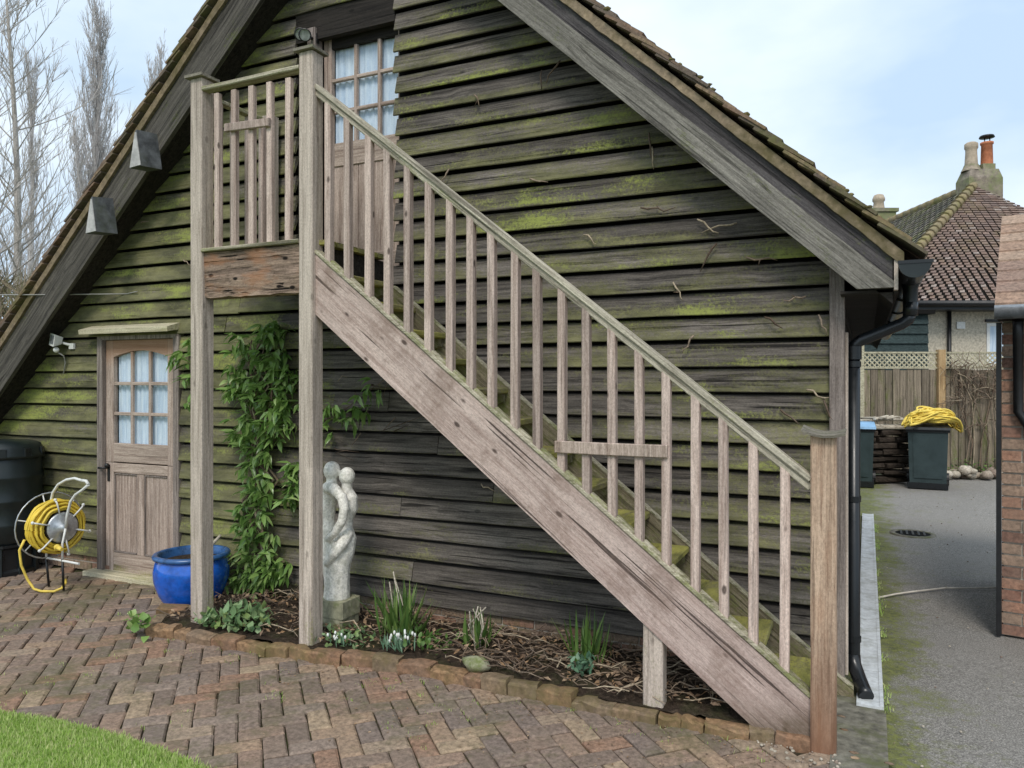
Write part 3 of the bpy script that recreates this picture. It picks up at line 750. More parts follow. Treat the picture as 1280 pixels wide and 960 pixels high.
for z in (1.365, 1.62): dpart('glazing_bar', hbar(gx0, gx1, z - .014, z + .014, yd0 + .008, yd1 - .014), 'doorx')
xs = [gx0, mx1, mx2, gx1]
for zi, (z0, z1) in enumerate(((1.115, 1.351), (1.379, 1.606), (1.634, 1.9))):
    for k in range(3):
        dpart('pane', MB().box(xs[k] + (.013 if k else 0), xs[k + 1] - (.013 if k < 2 else 0), yd1 - .016, yd1 - .013, z0, z1), 'glass')
cu = MB(); vs = []
for i in range(61):
    x = gx0 + (gx1 - gx0) * i / 60; y = yd1 + .010 + .006 * math.sin(i * 1.1) + .003 * math.sin(i * 2.7)
    vs += [(x, y, 1.1), (x, y, 1.92)]
cu.add(vs, [(2 * i, 2 * i + 2, 2 * i + 3, 2 * i + 1) for i in range(60)], True)
dpart('curtain', cu, 'curtain')
h = MB(); h.box(-5.852, -5.822, yd0 - .006, yd0, .79, .93); h.tube([(-5.837, yd0 - .002, .905), (-5.837, yd0 - .05, .905), (-5.90, yd0 - .055, .905)], .009, 8)
h.blob((-5.837, yd0 - .02, .925), .02, 8, 6)
dpart('handle', h, 'iron')
fr = obj('door_frame', MB().beam((-5.915, W - .012, 0), (-5.915, W - .012, 2.0), .066, .06, up=(0, 1, 0), seg=2), 'jamb', barn)
obj('door_frame', MB().beam((-5.012, W - .012, 0), (-5.012, W - .012, 2.0), .062, .06, up=(0, 1, 0), seg=2), 'jamb', barn)
obj('door_frame', MB().beam((-5.948, W - .010, 2.005), (-4.982, W - .010, 2.005), .058, .035), 'jamb', barn)
obj('door_hood', MB().add([(-6.04, 4.245, 2.035), (-4.985, 4.245, 2.035), (-4.985, W - .01, 2.06), (-6.04, W - .01, 2.06), (-6.04, 4.24, 2.073), (-4.985, 4.24, 2.073), (-4.985, W - .01, 2.115), (-6.04, W - .01, 2.115)],
    [(0, 3, 2, 1), (4, 5, 6, 7), (0, 1, 5, 4), (1, 2, 6, 5), (2, 3, 7, 6), (3, 0, 4, 7)]), 'ledge', barn)
obj('door_sill', MB().beam((-6.0, 4.32, .012), (-4.75, 4.33, .012), .14, .05), 'ledge', barn)

# ---------------- upper loading door on the landing
ud = obj('loading_door', MB().box(-3.64, -2.94, W + .095, W + .1, 2.45, 2.5), 'door', barn)
uy0, uy1 = W + .05, W + .092
def upart(name, mb, mat): return obj(name, mb, mat, ud)
ux0, ux1 = -3.60, -2.925
upart('stile', vbar(ux0, -3.53, 2.42, 4.16, uy0, uy1), 'door'); upart('stile', vbar(-2.955, ux1, 2.42, 4.16, uy0, uy1), 'door')
upart('top_rail', hbar(-3.53, -2.955, 4.06, 4.16, uy0 + .002, uy1), 'darkwood'); upart('middle_rail', hbar(-3.53, -2.955, 3.20, 3.37, uy0 + .002, uy1), 'doorx')  # top rail in dark wood: shade at the recess head painted in
upart('bottom_rail', hbar(-3.53, -2.955, 2.42, 2.56, uy0 + .002, uy1), 'doorx')
for k in range(5):
    a = -3.53 + k * .115; upart('door_board', vbar(a + .002, a + .113, 2.56, 3.20, uy0 + .012, uy1 - .01, .005), 'door')
for x in (-3.322, -3.118): upart('glazing_bar', vbar(x - .013, x + .013, 3.37, 4.06, uy0 + .004, uy1 - .008), 'door')
for z in (3.60, 3.83): upart('glazing_bar', hbar(-3.53, -2.955, z - .013, z + .013, uy0 + .006, uy1 - .01), 'doorx')
xs = [-3.53, -3.322, -3.118, -2.955]
for (z0, z1) in ((3.37, 3.587), (3.613, 3.817), (3.843, 4.06)):
    for k in range(3): upart('pane', MB().box(xs[k] + .01, xs[k + 1] - .01, uy1 - .014, uy1 - .011, z0, z1), 'glass')
vs = []; cu = MB()
for i in range(51):
    x = -3.53 + .6 * i / 50; y = uy1 + .008 + .005 * math.sin(i * 1.3) + .003 * math.sin(i * 3.1); vs += [(x, y, 3.36), (x, y, 4.07)]
cu.add(vs, [(2 * i, 2 * i + 2, 2 * i + 3, 2 * i + 1) for i in range(50)], True)
upart('curtain', cu, 'curtain')
obj('door_frame', MB().beam((-3.64, W + .0, 2.4), (-3.64, W + .0, 4.2), .07, .09, up=(0, 1, 0)), 'jamb', barn)
obj('door_lintel', MB().box(D2[0], D2[1], W - .02, W + .034, 4.12, 4.33), 'darkwood', barn)
obj('door_lining', MB().box(D2[0], -3.676, W + .01, W + .034, 2.4, 4.16), 'darkwood', barn)

# ================================================================== STAIRCASE
SY = 3.6
st = thing('timber_staircase', (-2.0, 4.0, 0), 'weathered outside timber staircase with landing, balusters and moss green treads', 'staircase')
def sp(name, mb, mat, par=None, label=None): return obj(name, mb, mat, par or st, label=label)
def post(x, y, z0, z1, mat, s_=.104, name='post'):
    return sp(name, MB().beam((x, y, z0), (x, y, z1), s_, s_, up=(0, 1, 0), ch=.006, seg=6, wob=.0012), mat)
p1 = post(-3.968, SY + .052, .0, 3.62, 'post'); p2 = post(-3.062, SY + .052, .0, 3.63, 'post')
def cap(x, y, z, par, s_=.15, curl=0):
    b = MB(); a = s_ / 2
    b.box(x - a, x + a, y - a, y + a, z, z + .018)
    b.add([(x - a + .008, y - a + .008, z + .018), (x + a - .008, y - a + .008, z + .018), (x + a - .008, y + a - .008, z + .018), (x - a + .008, y + a - .008, z + .018), (x, y, z + .045)],
          [(0, 1, 4), (1, 2, 4), (2, 3, 4), (3, 0, 4)])
    sp('post_cap', b, 'capwood', par)
cap(-3.968, SY + .052, 3.625, p1, .155); cap(-3.062, SY + .052, 3.635, p2, .15)
nw = post(-.172, SY + .052, -.02, 1.40, 'newel', .106, 'newel_post')
b = MB()
vs = []
for i in range(5):
    for j in range(5):
        vs.append((-.172 - .09 + .18 * i / 4, SY + .052 - .085 + .17 * j / 4, 1.412 + .02 * ((i - 2) / 2) ** 2 + .012 * (j / 4) - .012 * (i / 4)))
fs = [(i * 5 + j, (i + 1) * 5 + j, (i + 1) * 5 + j + 1, i * 5 + j + 1) for i in range(4) for j in range(4)]
b.add(vs + [(x, y, z_ - .010) for x, y, z_ in vs], fs + [tuple(q + 25 for q in reversed(f)) for f in fs] +
      [(j, j + 1, j + 26, j + 25) for j in range(4)] + [(20 + j + 1, 20 + j, 45 + j, 46 + j) for j in range(4)] + [((i + 1) * 5, i * 5, i * 5 + 25, (i + 1) * 5 + 25) for i in range(4)] + [(i * 5 + 4, (i + 1) * 5 + 4, (i + 1) * 5 + 29, i * 5 + 29) for i in range(4)])
sp('post_cap', b, 'capwood', nw)
post(-3.968, W - .105, 2.50, 3.58, 'post', .09)                       # back posts against the wall
# stringers
YS = SY + .032
def s_top(x): return 2.410 - .787 * (x + 3.01)
def stringer(x0, x1, y0, y1, drop, mat, dz=0):
    mb = MB(); vs = []; seg = 24
    for i in range(seg + 1):
        x = x0 + (x1 - x0) * i / seg
        t = s_top(x) + dz; lo = max(t - drop, .0) ; wv = .003 * noise.noise((x * 3, y0, 1))
        vs += [(x, y0, lo + wv), (x, y0, t + wv), (x, y1, t + wv), (x, y1, lo + wv)]
    fs = [(0, 1, 2, 3), tuple(seg * 4 + k for k in (3, 2, 1, 0))]
    for i in range(seg):
        for k in range(4): k2 = (k + 1) % 4; fs.append((i * 4 + k, (i + 1) * 4 + k, (i + 1) * 4 + k2, i * 4 + k2))
    return mb.add(vs, fs)
sp('stringer', stringer(-3.01, -.226, YS, YS + .045, .365, 'stringer'), 'stringer')
sp('stringer', stringer(-2.90, -.06, W - .09, W - .05, .27, 'x', -.045), 'stringer_in')
sp('stringer_cap', stringer(-2.90, -.06, W - .094, W - .046, .012, 'x', -.031), 'railh')
# green capping rail along the outer stringer that the balusters stand on
def along(x0, x1, y, zf, w_, h_, mat, name, seg=1, wob=0):
    return sp(name, MB().beam((x0, y, zf(x0)), (x1, y, zf(x1)), w_, h_, ch=.005, seg=seg, wob=wob), mat)
along(-3.01, -.226, YS + .024, lambda x: s_top(x) + .018, .07, .022, 'railh', 'base_rail', 16, .0015)
HR = lambda x: 3.425 - .797 * (x + 3.01)
along(-3.01, -.226, YS + .018, HR, .062, .030, 'rail', 'handrail', 10, .001)
along(-3.01, -.226, YS + .018, lambda x: HR(x) - .036, .036, .040, 'rail', 'handrail', 4)
bx = [-2.903, -2.762, -2.615, -2.482, -2.347, -2.211, -2.073, -1.944, -1.818, -1.682, -1.554, -1.416, -1.282, -1.148, -1.01, -.877, -.739, -.607, -.474, -.339]
sl = .79
def cutter(zf, off):
    def f(v, d): return Vector((v.x, v.y, zf(v.x) + off))
    return f
for i, x in enumerate(bx):
    x *= 1.008; xc = x + .004
    y = YS + .020
    mb = MB().beam((xc, y, s_top(xc) + .03), (xc + R.uniform(-.004, .004), y, HR(xc) - .05), .042, .046, up=(0, 1, 0), ch=.004, seg=3, wob=.0008, cut0=cutter(s_top, .026), cut1=cutter(HR, -.050))
    sp('baluster', mb, 'baluster')
# small filler blocks between the feet of the balusters
for i in range(len(bx) - 1):
    xa, xb = bx[i] * 1.008 + .027, bx[i + 1] * 1.008 - .018
    sp('filler_block', MB().beam((xa, YS + .02, s_top(xa) + .036), (xb, YS + .02, s_top(xb) + .036), .032, .018, ch=.003), 'railh')
# patched rail across four stair balusters, and one across three landing balusters
sp('repair_rail', MB().beam((-1.452, YS - .010, 1.306), (-.868, YS - .012, 1.305), .02, .062, ch=.004, seg=5, wob=.0012), 'door')
sp('repair_rail', MB().beam((-3.715, SY + .006, 3.262), (-3.345, SY + .004, 3.246), .022, .052, ch=.004), 'baluster')
# treads
for k in range(1, 14):
    z = .178 * k; xn = -3.01 + (2.410 - z - .045) / .787
    mb = MB().beam((xn - .11, YS + .046, z - .019), (xn - .11, W - .091, z - .019), .225, .038, ch=.007, seg=4, wob=.0015)
    sp('tread', mb, 'tread')
    # bearer wedges under each tread
    b2 = MB(); b2.poly([(xn - .02, z - .04), (xn - .20, z - .04), (xn - .20, z - .07), (xn - .09, z - .12), (xn - .02, z - .09)], W - .14, W - .092)
    sp('bearer', b2, 'stringer_in')
# short support under the flight
sp('support_post', MB().beam((-.947, SY + .088, .03), (-.947, SY + .088, .60), .10, .085, up=(0, 1, 0), ch=.006, seg=3, wob=.0015), 'post')
# landing: front bearer, deck, joists, rails
bm_ = MB(); vs = []; seg = 16
for i in range(seg + 1):
    x = -3.916 + .802 * i / seg
    j = lambda a: a * noise.noise((x * 9, a * 50, 2))
    vs += [(x, SY + .03 + j(.012), 2.185 + j(.02)), (x, SY + .018 + j(.02), 2.30 + j(.02)), (x, SY + .026 + j(.012), 2.36 + j(.02)), (x, SY + .02 + j(.01), 2.478), (x, SY + .10, 2.478), (x, SY + .10, 2.18)]
fs = [(0, 1, 2, 3, 4, 5), tuple(seg * 6 + k for k in (5, 4, 3, 2, 1, 0))]
for i in range(seg):
    for k in range(6): k2 = (k + 1) % 6; fs.append((i * 6 + k, (i + 1) * 6 + k, (i + 1) * 6 + k2, i * 6 + k2))
bm_.add(vs, fs)
sp('bearer_beam', bm_, 'beam')
sp('base_rail', MB().beam((-3.916, SY + .03, 2.494), (-3.114, SY + .03, 2.494), .075, .022, ch=.004), 'railh')
for k in range(6):
    y = SY + .115 + k * .108; sp('deck_board', MB().beam((-3.93, y, 2.485), (-2.96, y, 2.485), .10, .03, ch=.003), 'tread')
for x in (-3.88, -3.45, -3.03): sp('joist', MB().beam((x, SY + .11, 2.395), (x, W - .045, 2.395), .05, .14, ch=.003), 'darkwood')
sp('landing_rail', MB().beam((-3.916, SY + .035, 3.548), (-3.114, SY + .035, 3.548), .075, .028, ch=.006, seg=4, wob=.001), 'railh')
for i, x in enumerate((-3.806, -3.662, -3.515, -3.365, -3.22)):
    sp('baluster', MB().beam((x, SY + .036, 2.506), (x + R.uniform(-.004, .004), SY + .036, 3.505 - (.012 * i if i < 1 else 0)), .042, .036, up=(0, 1, 0), ch=.004, seg=3, wob=.0008), 'baluster')
# left end of the landing, running back to the wall
sp('end_rail', MB().beam((-3.968, SY + .106, 3.53), (-3.968, W - .131, 3.53), .06, .028, ch=.005), 'railh')
sp('base_rail', MB().beam((-3.968, SY + .106, 2.50), (-3.968, W - .131, 2.50), .06, .03, ch=.005), 'railh')
for k in range(4):
    y = SY + .195 + k * .135
    sp('baluster', MB().beam((-3.968, y, 2.517), (-3.968 + R.uniform(-.003, .003), y, 3.514), .04, .04, up=(0, 1, 0), ch=.004), 'baluster')

# ================================================================== flat things on and near the wall
# gutter and downpipe on the right
gt = thing('rain_gutter', (.21, 7, 2.2), 'black half round gutter with closed end at the right eaves of the barn', 'gutter')
g = MB(); GX, GZ, GR = .208, 2.205, .066; vs = []
ys = [4.06, 10.3]
for yy in ys:
    for q in range(13):
        t = PI + PI * q / 12; vs.append((GX + GR * math.cos(t), yy, GZ + GR * math.sin(t)))
g.add(vs, [(q, q + 1, q + 14, q + 13) for q in range(12)], True)
g.add([(GX + (GR - .005) * math.cos(PI + PI * q / 12), 4.06, GZ + (GR - .005) * math.sin(PI + PI * q / 12)) for q in range(13)] + [(GX + (GR - .005) * math.cos(PI + PI * q / 12), 10.3, GZ + (GR - .005) * math.sin(PI + PI * q / 12)) for q in range(13)], [(q + 13, q + 14, q + 1, q) for q in range(12)], True)
obj('trough', g, 'blackplastic', gt)
e = MB(); e.poly([(GX + (GR + .004) * math.cos(PI + PI * q / 12), GZ + (GR + .004) * math.sin(PI + PI * q / 12)) for q in range(13)], 4.05, 4.062)
obj('stop_end', e, 'greenplastic', gt)
br = MB(); br.box(GX - GR - .006, GX + GR + .012, 4.046, 4.066, GZ - .002, GZ + .014); obj('bracket', br, 'blackplastic', gt)
for yy in (5.2, 6.2, 7.2, 8.2): obj('bracket', MB().tube([(GX + (GR + .006) * math.cos(PI + PI * q / 8), yy, GZ + (GR + .006) * math.sin(PI + PI * q / 8)) for q in range(9)], .007, 5), 'blackplastic', gt)
dp = thing('downpipe', (-.06, 4.45, 0), 'black round downpipe with swan neck and shoe at the barn corner', 'downpipe')
obj('outlet', MB().lathe([(.036, -.12), (.036, -.03), (.045, .0)], (GX, 4.46, GZ - .05), 16).tube([(GX, 4.46, GZ - .15), (GX, 4.46, GZ - .22)], .037, 14), 'blackplastic', dp)
obj('offset_pipe', MB().tube([(GX, 4.46, 2.0), (GX - .012, 4.46, 1.965), (GX - .04, 4.46, 1.945), (-.03, 4.45, 1.86), (-.056, 4.45, 1.84), (-.062, 4.45, 1.80)], .031, 14), 'blackplastic', dp)
obj('pipe', MB().tube([(-.062, 4.45, 1.82), (-.062, 4.45, .17), (-.062, 4.45, .13)], .0325, 16).lathe([(.04, 0), (.04, .07)], (-.062, 4.45, 1.76), 16), 'blackplastic', dp)
obj('shoe', MB().tube([(-.062, 4.45, .18), (-.06, 4.44, .13), (-.035, 4.37, .085), (-.01, 4.29, .05), (.0, 4.26, .035)], [.034, .037, .036, .036, .038], 14), 'blackplastic', dp)
for z in (.25, 1.0, 1.72): obj('pipe_clip', MB().lathe([(.037, 0), (.037, .03)], (-.062, 4.45, z), 14).box(-.11, -.055, 4.44, 4.46, z, z + .03), 'blackplastic', dp)
# drain channel
dc = thing('drain_channel', (.015, 7.2, 0), 'pale concrete drain channel running back along the barn side wall', 'drain')
y = 4.195; k = 0
while y < 10.1:
    ln = .5; mb = MB(); x0, x1 = -.046, .079
    mb.box(x0, x0 + .022, y, y + ln - .006, -.02, .022); mb.box(x1 - .018, x1, y, y + ln - .006, -.02, .022)
    mb.add([(x0 + .022, y, .018), (x1 - .018, y, .018), (x1 - .018, y + ln - .006, .018), (x0 + .022, y + ln - .006, .018)], [(0, 1, 2, 3)])
    mb.add([(x0 + .022, y, .018), (x1 - .018, y, .018), (x1 - .018, y, -.02), (x0 + .022, y, -.02)], [(3, 2, 1, 0)])
    o = obj('channel_section', mb, 'channel', dc); o.location.z += R.uniform(-.002, .002); y += ln
# weeds along the drain
wd = MB()
for i in range(900):
    y = R.uniform(4.15, 10); x = .082 + abs(R.gauss(0, .016))
    if noise.noise((y * 2.2, 0, 5)) < -.05: continue
    blade(x, y, 0, R.uniform(.008, .03), .003, R.uniform(0, .02), R.uniform(0, 6.3), wd)
obj('weeds', wd, 'grass', label='tiny weeds and moss growing along the drain channel edge', cat='weeds', kind='stuff')

# floodlight on the left, spotlight above the landing
fl = thing('floodlight', (-6.36, 4.35, 1.96), 'small white floodlight with sensor on the boards left of the lower door', 'floodlight')
obj('housing', MB().add([(-6.43, 4.245, 1.955), (-6.325, 4.215, 1.935), (-6.315, 4.225, 2.04), (-6.425, 4.255, 2.06), (-6.40, 4.30, 1.97), (-6.33, 4.29, 1.96), (-6.32, 4.30, 2.02), (-6.395, 4.31, 2.035)], [(0, 1, 2, 3), (4, 7, 6, 5), (0, 4, 5, 1), (1, 5, 6, 2), (2, 6, 7, 3), (3, 7, 4, 0)]), 'white', fl)
obj('lens', MB().add([(-6.412, 4.237, 1.97), (-6.340, 4.217, 1.957), (-6.332, 4.224, 2.028), (-6.408, 4.244, 2.043)], [(0, 1, 2, 3)]), 'steel', fl)
obj('sensor', MB().blob((-6.355, 4.26, 1.91), .025, 10, 7), 'white', fl)
obj('arm', MB().tube([(-6.36, 4.30, 1.98), (-6.30, 4.33, 1.96), (-6.27, W - .02, 1.945)], .012, 6).box(-6.30, -6.24, W - .05, W - .03, 1.92, 1.97), 'white', fl)
obj('flex', MB().tube([(-6.35, 4.27, 1.89), (-6.33, 4.31, 1.86), (-6.35, W - .045, 1.80), (-6.37, W - .05, 1.70)], .006, 5), 'cable', fl)
sl_ = thing('spotlight', (-3.62, 4.33, 4.12), 'twin black spotlight under the lintel above the upper door', 'spotlight')
obj('bracket', MB().box(-3.67, -3.6, W - .03, W + .0, 4.09, 4.16).tube([(-3.63, W - .03, 4.12), (-3.62, 4.28, 4.11)], .012, 6), 'iron', sl_)
for (x, y, zz) in ((-3.65, 4.25, 4.115), (-3.585, 4.22, 4.085)):
    hd = obj('lamp_head', MB().lathe([(0, -.05), (.03, -.045), (.042, .0), (.045, .03), (.038, .03)], (x, y, zz), 14, axis=(.35, -.75, -.35)), 'iron', sl_)
    obj('lens', MB().lathe([(.0, .022), (.038, .022)], (x, y, zz), 14, axis=(.35, -.75, -.35)), 'steel', hd)
# overhead cable to the gable
obj('overhead_cable', MB().tube([(-5.45, W - .045, 2.38), (-5.6, 4.36, 2.37), (-6.3, 4.15, 2.375), (-7.4, 3.9, 2.40), (-9.5, 3.7, 2.47), (-13, 3.6, 2.7)], .0055, 5), 'cable', label='thin grey cable stretched to the gable wall above the floodlight', cat='cable')
# dead ivy stems left on the boards
iv = MB()
for (x, z, dx, dz) in ((-1.16, 3.09, .03, -.16), (-1.13, 3.0, .02, -.13), (-1.83, 3.57, .0, -.12), (-1.70, 3.62, -.10, -.13), (-.86, 2.55, .10, -.08), (-.64, 2.53, -.2, -.04), (-.75, 2.42, -.10, -.16), (-.20, 1.55, .06, -.18), (-.17, 1.4, .02, -.12), (-.42, 1.5, .10, -.09), (-.28, 1.60, .1, -.05),
                       (-1.55, 2.53, .08, -.07), (-2.49, 3.04, -.05, -.1), (-1.0, 2.2, .05, -.09), (-2.3, 3.5, .05, -.1), (-1.9, 2.9, .12, -.03), (-.5, 2.0, .1, -.08), (-.9, 1.9, -.06, -.1), (-4.9, 2.6, .08, -.05), (-5.4, 2.95, .1, .0), (-2.4, 1.36, .13, -.05), (-2.25, .98, .1, -.03), (-.3, 2.1, -.1, -.02), (-.22, 2.0, .02, -.12), (-1.2, 2.65, .2, -.02), (-.6, 2.32, .15, -.02)):
    pts = [(x + dx * t + R.uniform(-.012, .012), W - .052 - .01 * math.sin(t * 3), z + dz * t + R.uniform(-.012, .012)) for t in (0, .25, .5, .75, 1)]
    iv.tube(pts, [.005, .006, .005, .004, .002], 4)
    if R.random() < .5: iv.tube([pts[2], (pts[2][0] + R.uniform(-.05, .05), W - .055, pts[2][2] + R.uniform(-.05, .02))], [.004, .002], 4)
obj('dead_ivy_stems', iv, 'twig', label='dry broken ivy stems clinging to the gable boards', cat='dead ivy', kind='stuff')

# ================================================================== BED
bd = MB(); nx, ny = 90, 16; vs = []
for j in range(ny + 1):
    for i in range(nx + 1):
        x = -4.28 + 4.06 * i / nx; yf = bed_y(x) + .05; y = yf + (W + .0 - yf) * j / ny
        z = .045 + .022 * noise.noise((x * 6, y * 6, 0)) + .018 * noise.noise((x * 19, y * 19, 5)) + .03 * math.sin(PI * min(1, j / ny))
        if x > -.6: z -= .03 * (x + .6) / .4
        vs.append((x, y, z))
bd.add(vs, [(j * (nx + 1) + i, j * (nx + 1) + i + 1, (j + 1) * (nx + 1) + i + 1, (j + 1) * (nx + 1) + i) for j in range(ny) for i in range(nx)], True)
struct('flower_bed_soil', bd, 'soil')
ed = thing('brick_edging', (-2.3, 3.6, 0), 'low curved row of old orange bricks edging the flower bed', 'edging')
pts = bed_front; acc = 0
def bed_pt(s_):
    for (a, b), (c, d) in zip(pts, pts[1:]):
        l = math.hypot(c - a, d - b)
        if s_ <= l: t = s_ / l; return (a + (c - a) * t, b + (d - b) * t, math.atan2(d - b, c - a))
        s_ -= l
    return None
s_ = .0
while True:
    ln = R.choice((.215, .215, .2, .11, .16)); q = bed_pt(s_ + ln / 2)
    if not q: break
    x, y, a = q
    mb = MB(); L2, Wd, Hh = ln / 2 - .001, .052, .066 + R.uniform(-.012, .01); j = lambda s: R.uniform(-s, s)
    nseg = 5; ring = []
    for q_ in range(nseg):
        t = -1 + 2 * q_ / (nseg - 1); xx = t * L2; e_ = .97 if q_ in (0, nseg - 1) else 1.0; hh = Hh * (.95 if q_ in (0, nseg - 1) else 1) + j(.007)
        ring += [(xx + j(.003), -Wd * e_ + j(.005), -.02), (xx + j(.004), -Wd * e_ + j(.006), hh * .78), (xx + j(.004), -Wd * .84 + j(.006), hh * .97), (xx + j(.004), j(.01), hh + j(.006)), (xx + j(.004), Wd * .75, hh * .93), (xx, Wd * e_, -.02)]
    fs = [tuple(range(6)), tuple((nseg - 1) * 6 + q_ for q_ in (5, 4, 3, 2, 1, 0))]
    for q_ in range(nseg - 1):
        for k in range(5): fs.append((q_ * 6 + k + 1, q_ * 6 + k, (q_ + 1) * 6 + k, (q_ + 1) * 6 + k + 1))
    mb.add(ring, fs)
    mt = Matrix.Translation((x, y + .04 + j(.012), j(.008) - (.012 if x > -1.4 else 0))) @ Matrix.Rotation(a + j(.07), 4, 'Z') @ Matrix.Rotation(j(.08), 4, 'Y') @ Matrix.Rotation(j(.12), 4, 'X')
    mb.v = [tuple(mt @ Vector(v)) for v in mb.v]
    obj('brick', mb, 'edging', ed); s_ += ln
# dry stems and fallen leaves
tw = MB(); dl = MB()
def bed_rand(x0=-4.2, x1=-.3):
    x = R.uniform(x0, x1); yf = bed_y(x) + .09; return x, R.uniform(yf, W - .05)
for i in range(330):
    x, y = bed_rand(-4.15, -.3)
    if R.random() < .4: x = R.uniform(-2.2, -.3); y = R.uniform(bed_y(x) + .09, 4.2)
    a = R.uniform(-.9, .9) + (PI if R.random() < .5 else 0); ln = R.uniform(.06, .34); z = .075 + R.uniform(0, .05); bend = R.uniform(-.08, .08); r = R.uniform(.0018, .0052)
    P_ = [(x + math.cos(a) * ln * t - math.sin(a) * bend * math.sin(PI * t), min(W - .04, max(bed_y(max(-4.2, min(-.27, x))) + .06, y + math.sin(a) * ln * t + math.cos(a) * bend * math.sin(PI * t))), z + .035 * math.sin(PI * t) * R.uniform(-.3, 1.2)) for t in (0, .25, .5, .75, 1)]
    tw.tube(P_, [r, r, r * .9, r * .7, r * .4], 4, False)
for i in range(1500):
    x, y = bed_rand()
    a = R.uniform(0, 6.3); s = R.uniform(.010, .028); z = .085 + R.uniform(-.01, .03); t1, t2 = R.uniform(-.7, .7), R.uniform(-.7, .7)
    mt = Matrix.Translation((x, y, z)) @ Matrix.Rotation(a, 4, 'Z') @ Matrix.Rotation(t1, 4, 'X') @ Matrix.Rotation(t2, 4, 'Y')
    dl.add([mt @ Vector(v) for v in ((-s, 0, 0), (0, -s * .45, .004), (s, 0, 0), (0, s * .45, .006))], [(0, 1, 2, 3)])
obj('dry_stems', tw, 'twig', label='tangle of dry brown stems lying on the flower bed', cat='dead stems', kind='stuff')
obj('fallen_leaves', dl, 'deadleaf', label='scattered brown leaf litter on the flower bed soil', cat='leaves', kind='stuff')

def leaf_shape(mt, ln, wd, droop, mb, fold=.25):
    """pointed leaf along +x with a midrib fold, bending down towards the tip"""
    xs = (0, .3, .65, 1.0); ws = (.15, 1, .75, 0)
    vs = []
    for x, w_ in zip(xs, ws):
        z = -droop * x * x * ln
        vs += [(x * ln, -w_ * wd, z + fold * w_ * wd), (x * ln, 0, z), (x * ln, w_ * wd, z + fold * w_ * wd)]
    fs = []
    for i in range(3):
        a = i * 3; fs += [(a, a + 3, a + 4, a + 1), (a + 1, a + 4, a + 5, a + 2)]
    mb.add([mt @ Vector(v) for v in vs], fs, True)
def clump(name, x, y, z, n, hgt, wd, mat, label, cat, spread=.4, droop=.3, upright=.3, group=None, stems=0, broad=False, rmax=.05):
    t = thing(name, (x, y, z), label, cat, group)
    mb = MB()
    for i in range(n):
        az = R.uniform(0, 2 * PI); ln = hgt * R.uniform(.6, 1.05); el = R.uniform(upright, 1.45)
        ox, oy = R.gauss(0, rmax), R.gauss(0, rmax * .7)
        mt = Matrix.Translation((x + ox, y + oy, z + (R.uniform(0, hgt * .8) if broad else 0))) @ Matrix.Rotation(az, 4, 'Z') @ Matrix.Rotation(-el, 4, 'Y')
        leaf_shape(mt, ln * (.5 if broad else 1), wd * R.uniform(.7, 1.2), -droop * R.uniform(-.6, 1) if broad else droop * R.uniform(-1, .2), mb)
    obj('leaves', mb, mat, t, kind='stuff')
    if stems:
        sm_ = MB()
        for i in range(stems):
            a = R.uniform(0, 6.3); sm_.tube([(x + R.gauss(0, .02), y + R.gauss(0, .02), z - .02), (x + R.gauss(0, .03), y, z + hgt * .5), (x + R.gauss(0, .06), y + R.gauss(0, .03), z + hgt * R.uniform(.8, 1.1))], [.006, .005, .004], 5)
        obj('stems', sm_, 'logpale', t, kind='stuff')
    return t
clump('daffodil_clump', -2.60, 3.93, .07, 85, .37, .0095, 'daff', 'largest strap leaved daffodil clump in the bed right of the stone statue', 'plant', stems=3, rmax=.06, upright=.7)
clump('daffodil_clump', -2.08, 3.95, .07, 26, .26, .010, 'daff', 'small strap leaved clump with pale cut stems in the middle of the bed', 'plant', stems=6, rmax=.04, upright=.8)
clump('daffodil_clump', -1.40, 3.98, .07, 34, .31, .0095, 'daff', 'dark strap leaved clump behind the blue green rosette plant', 'plant', rmax=.045, upright=.9)
clump('rosette_plant', -1.36, 3.80, .09, 60, .10, .013, 'sedum', 'low blue green rosette plant under the staircase', 'plant', broad=True, rmax=.035, upright=.0)
clump('leafy_plant', -3.62, 3.66, .06, 190, .15, .020, 'sage', 'low grey green leafy plant between the two landing posts', 'plant', broad=True, rmax=.10, upright=-.1, droop=.6)
clump('leafy_plant', -3.86, 3.60, .06, 60, .09, .016, 'sage', 'small patch of leaves beside the foot of the left landing post', 'plant', broad=True, rmax=.06, upright=-.1, droop=.6)
clump('leafy_plant', -4.24, 3.38, .02, 34, .13, .030, 'leaf', 'broad leaved plant flopping over the left end of the brick edging', 'plant', broad=True, rmax=.05, upright=-.3, droop=.9)
clump('leafy_plant', -2.85, 3.74, .06, 130, .08, .013, 'sage', 'low green ground plant in front of the statue plinth', 'plant', broad=True, rmax=.09, upright=.0, droop=.4)
clump('leafy_plant', -2.38, 3.86, .06, 90, .09, .013, 'daff', 'low dark leaves between the large daffodil clump and the snowdrops', 'plant', broad=True, rmax=.10, upright=.0, droop=.4)
sn = clump('snowdrop_clump', -2.49, 3.75, .07, 60, .11, .005, 'sedum', 'snowdrops with small white flowers close to the brick edging', 'flowers', rmax=.045, upright=.5, droop=.5)
fb = MB()
for i in range(16): fb.blob((-2.49 + R.gauss(0, .045), 3.73 + R.gauss(0, .03), .15 + R.uniform(-.03, .03)), (.008, .008, .013), 6, 4)
obj('flower', fb, 'petal', sn, kind='stuff')
sn2 = clump('snowdrop_clump', -2.84, 3.66, .07, 26, .08, .004, 'sedum', 'few pale snowdrops beside the right landing post foot', 'flowers', rmax=.03, upright=.5, droop=.5)
fb = MB()
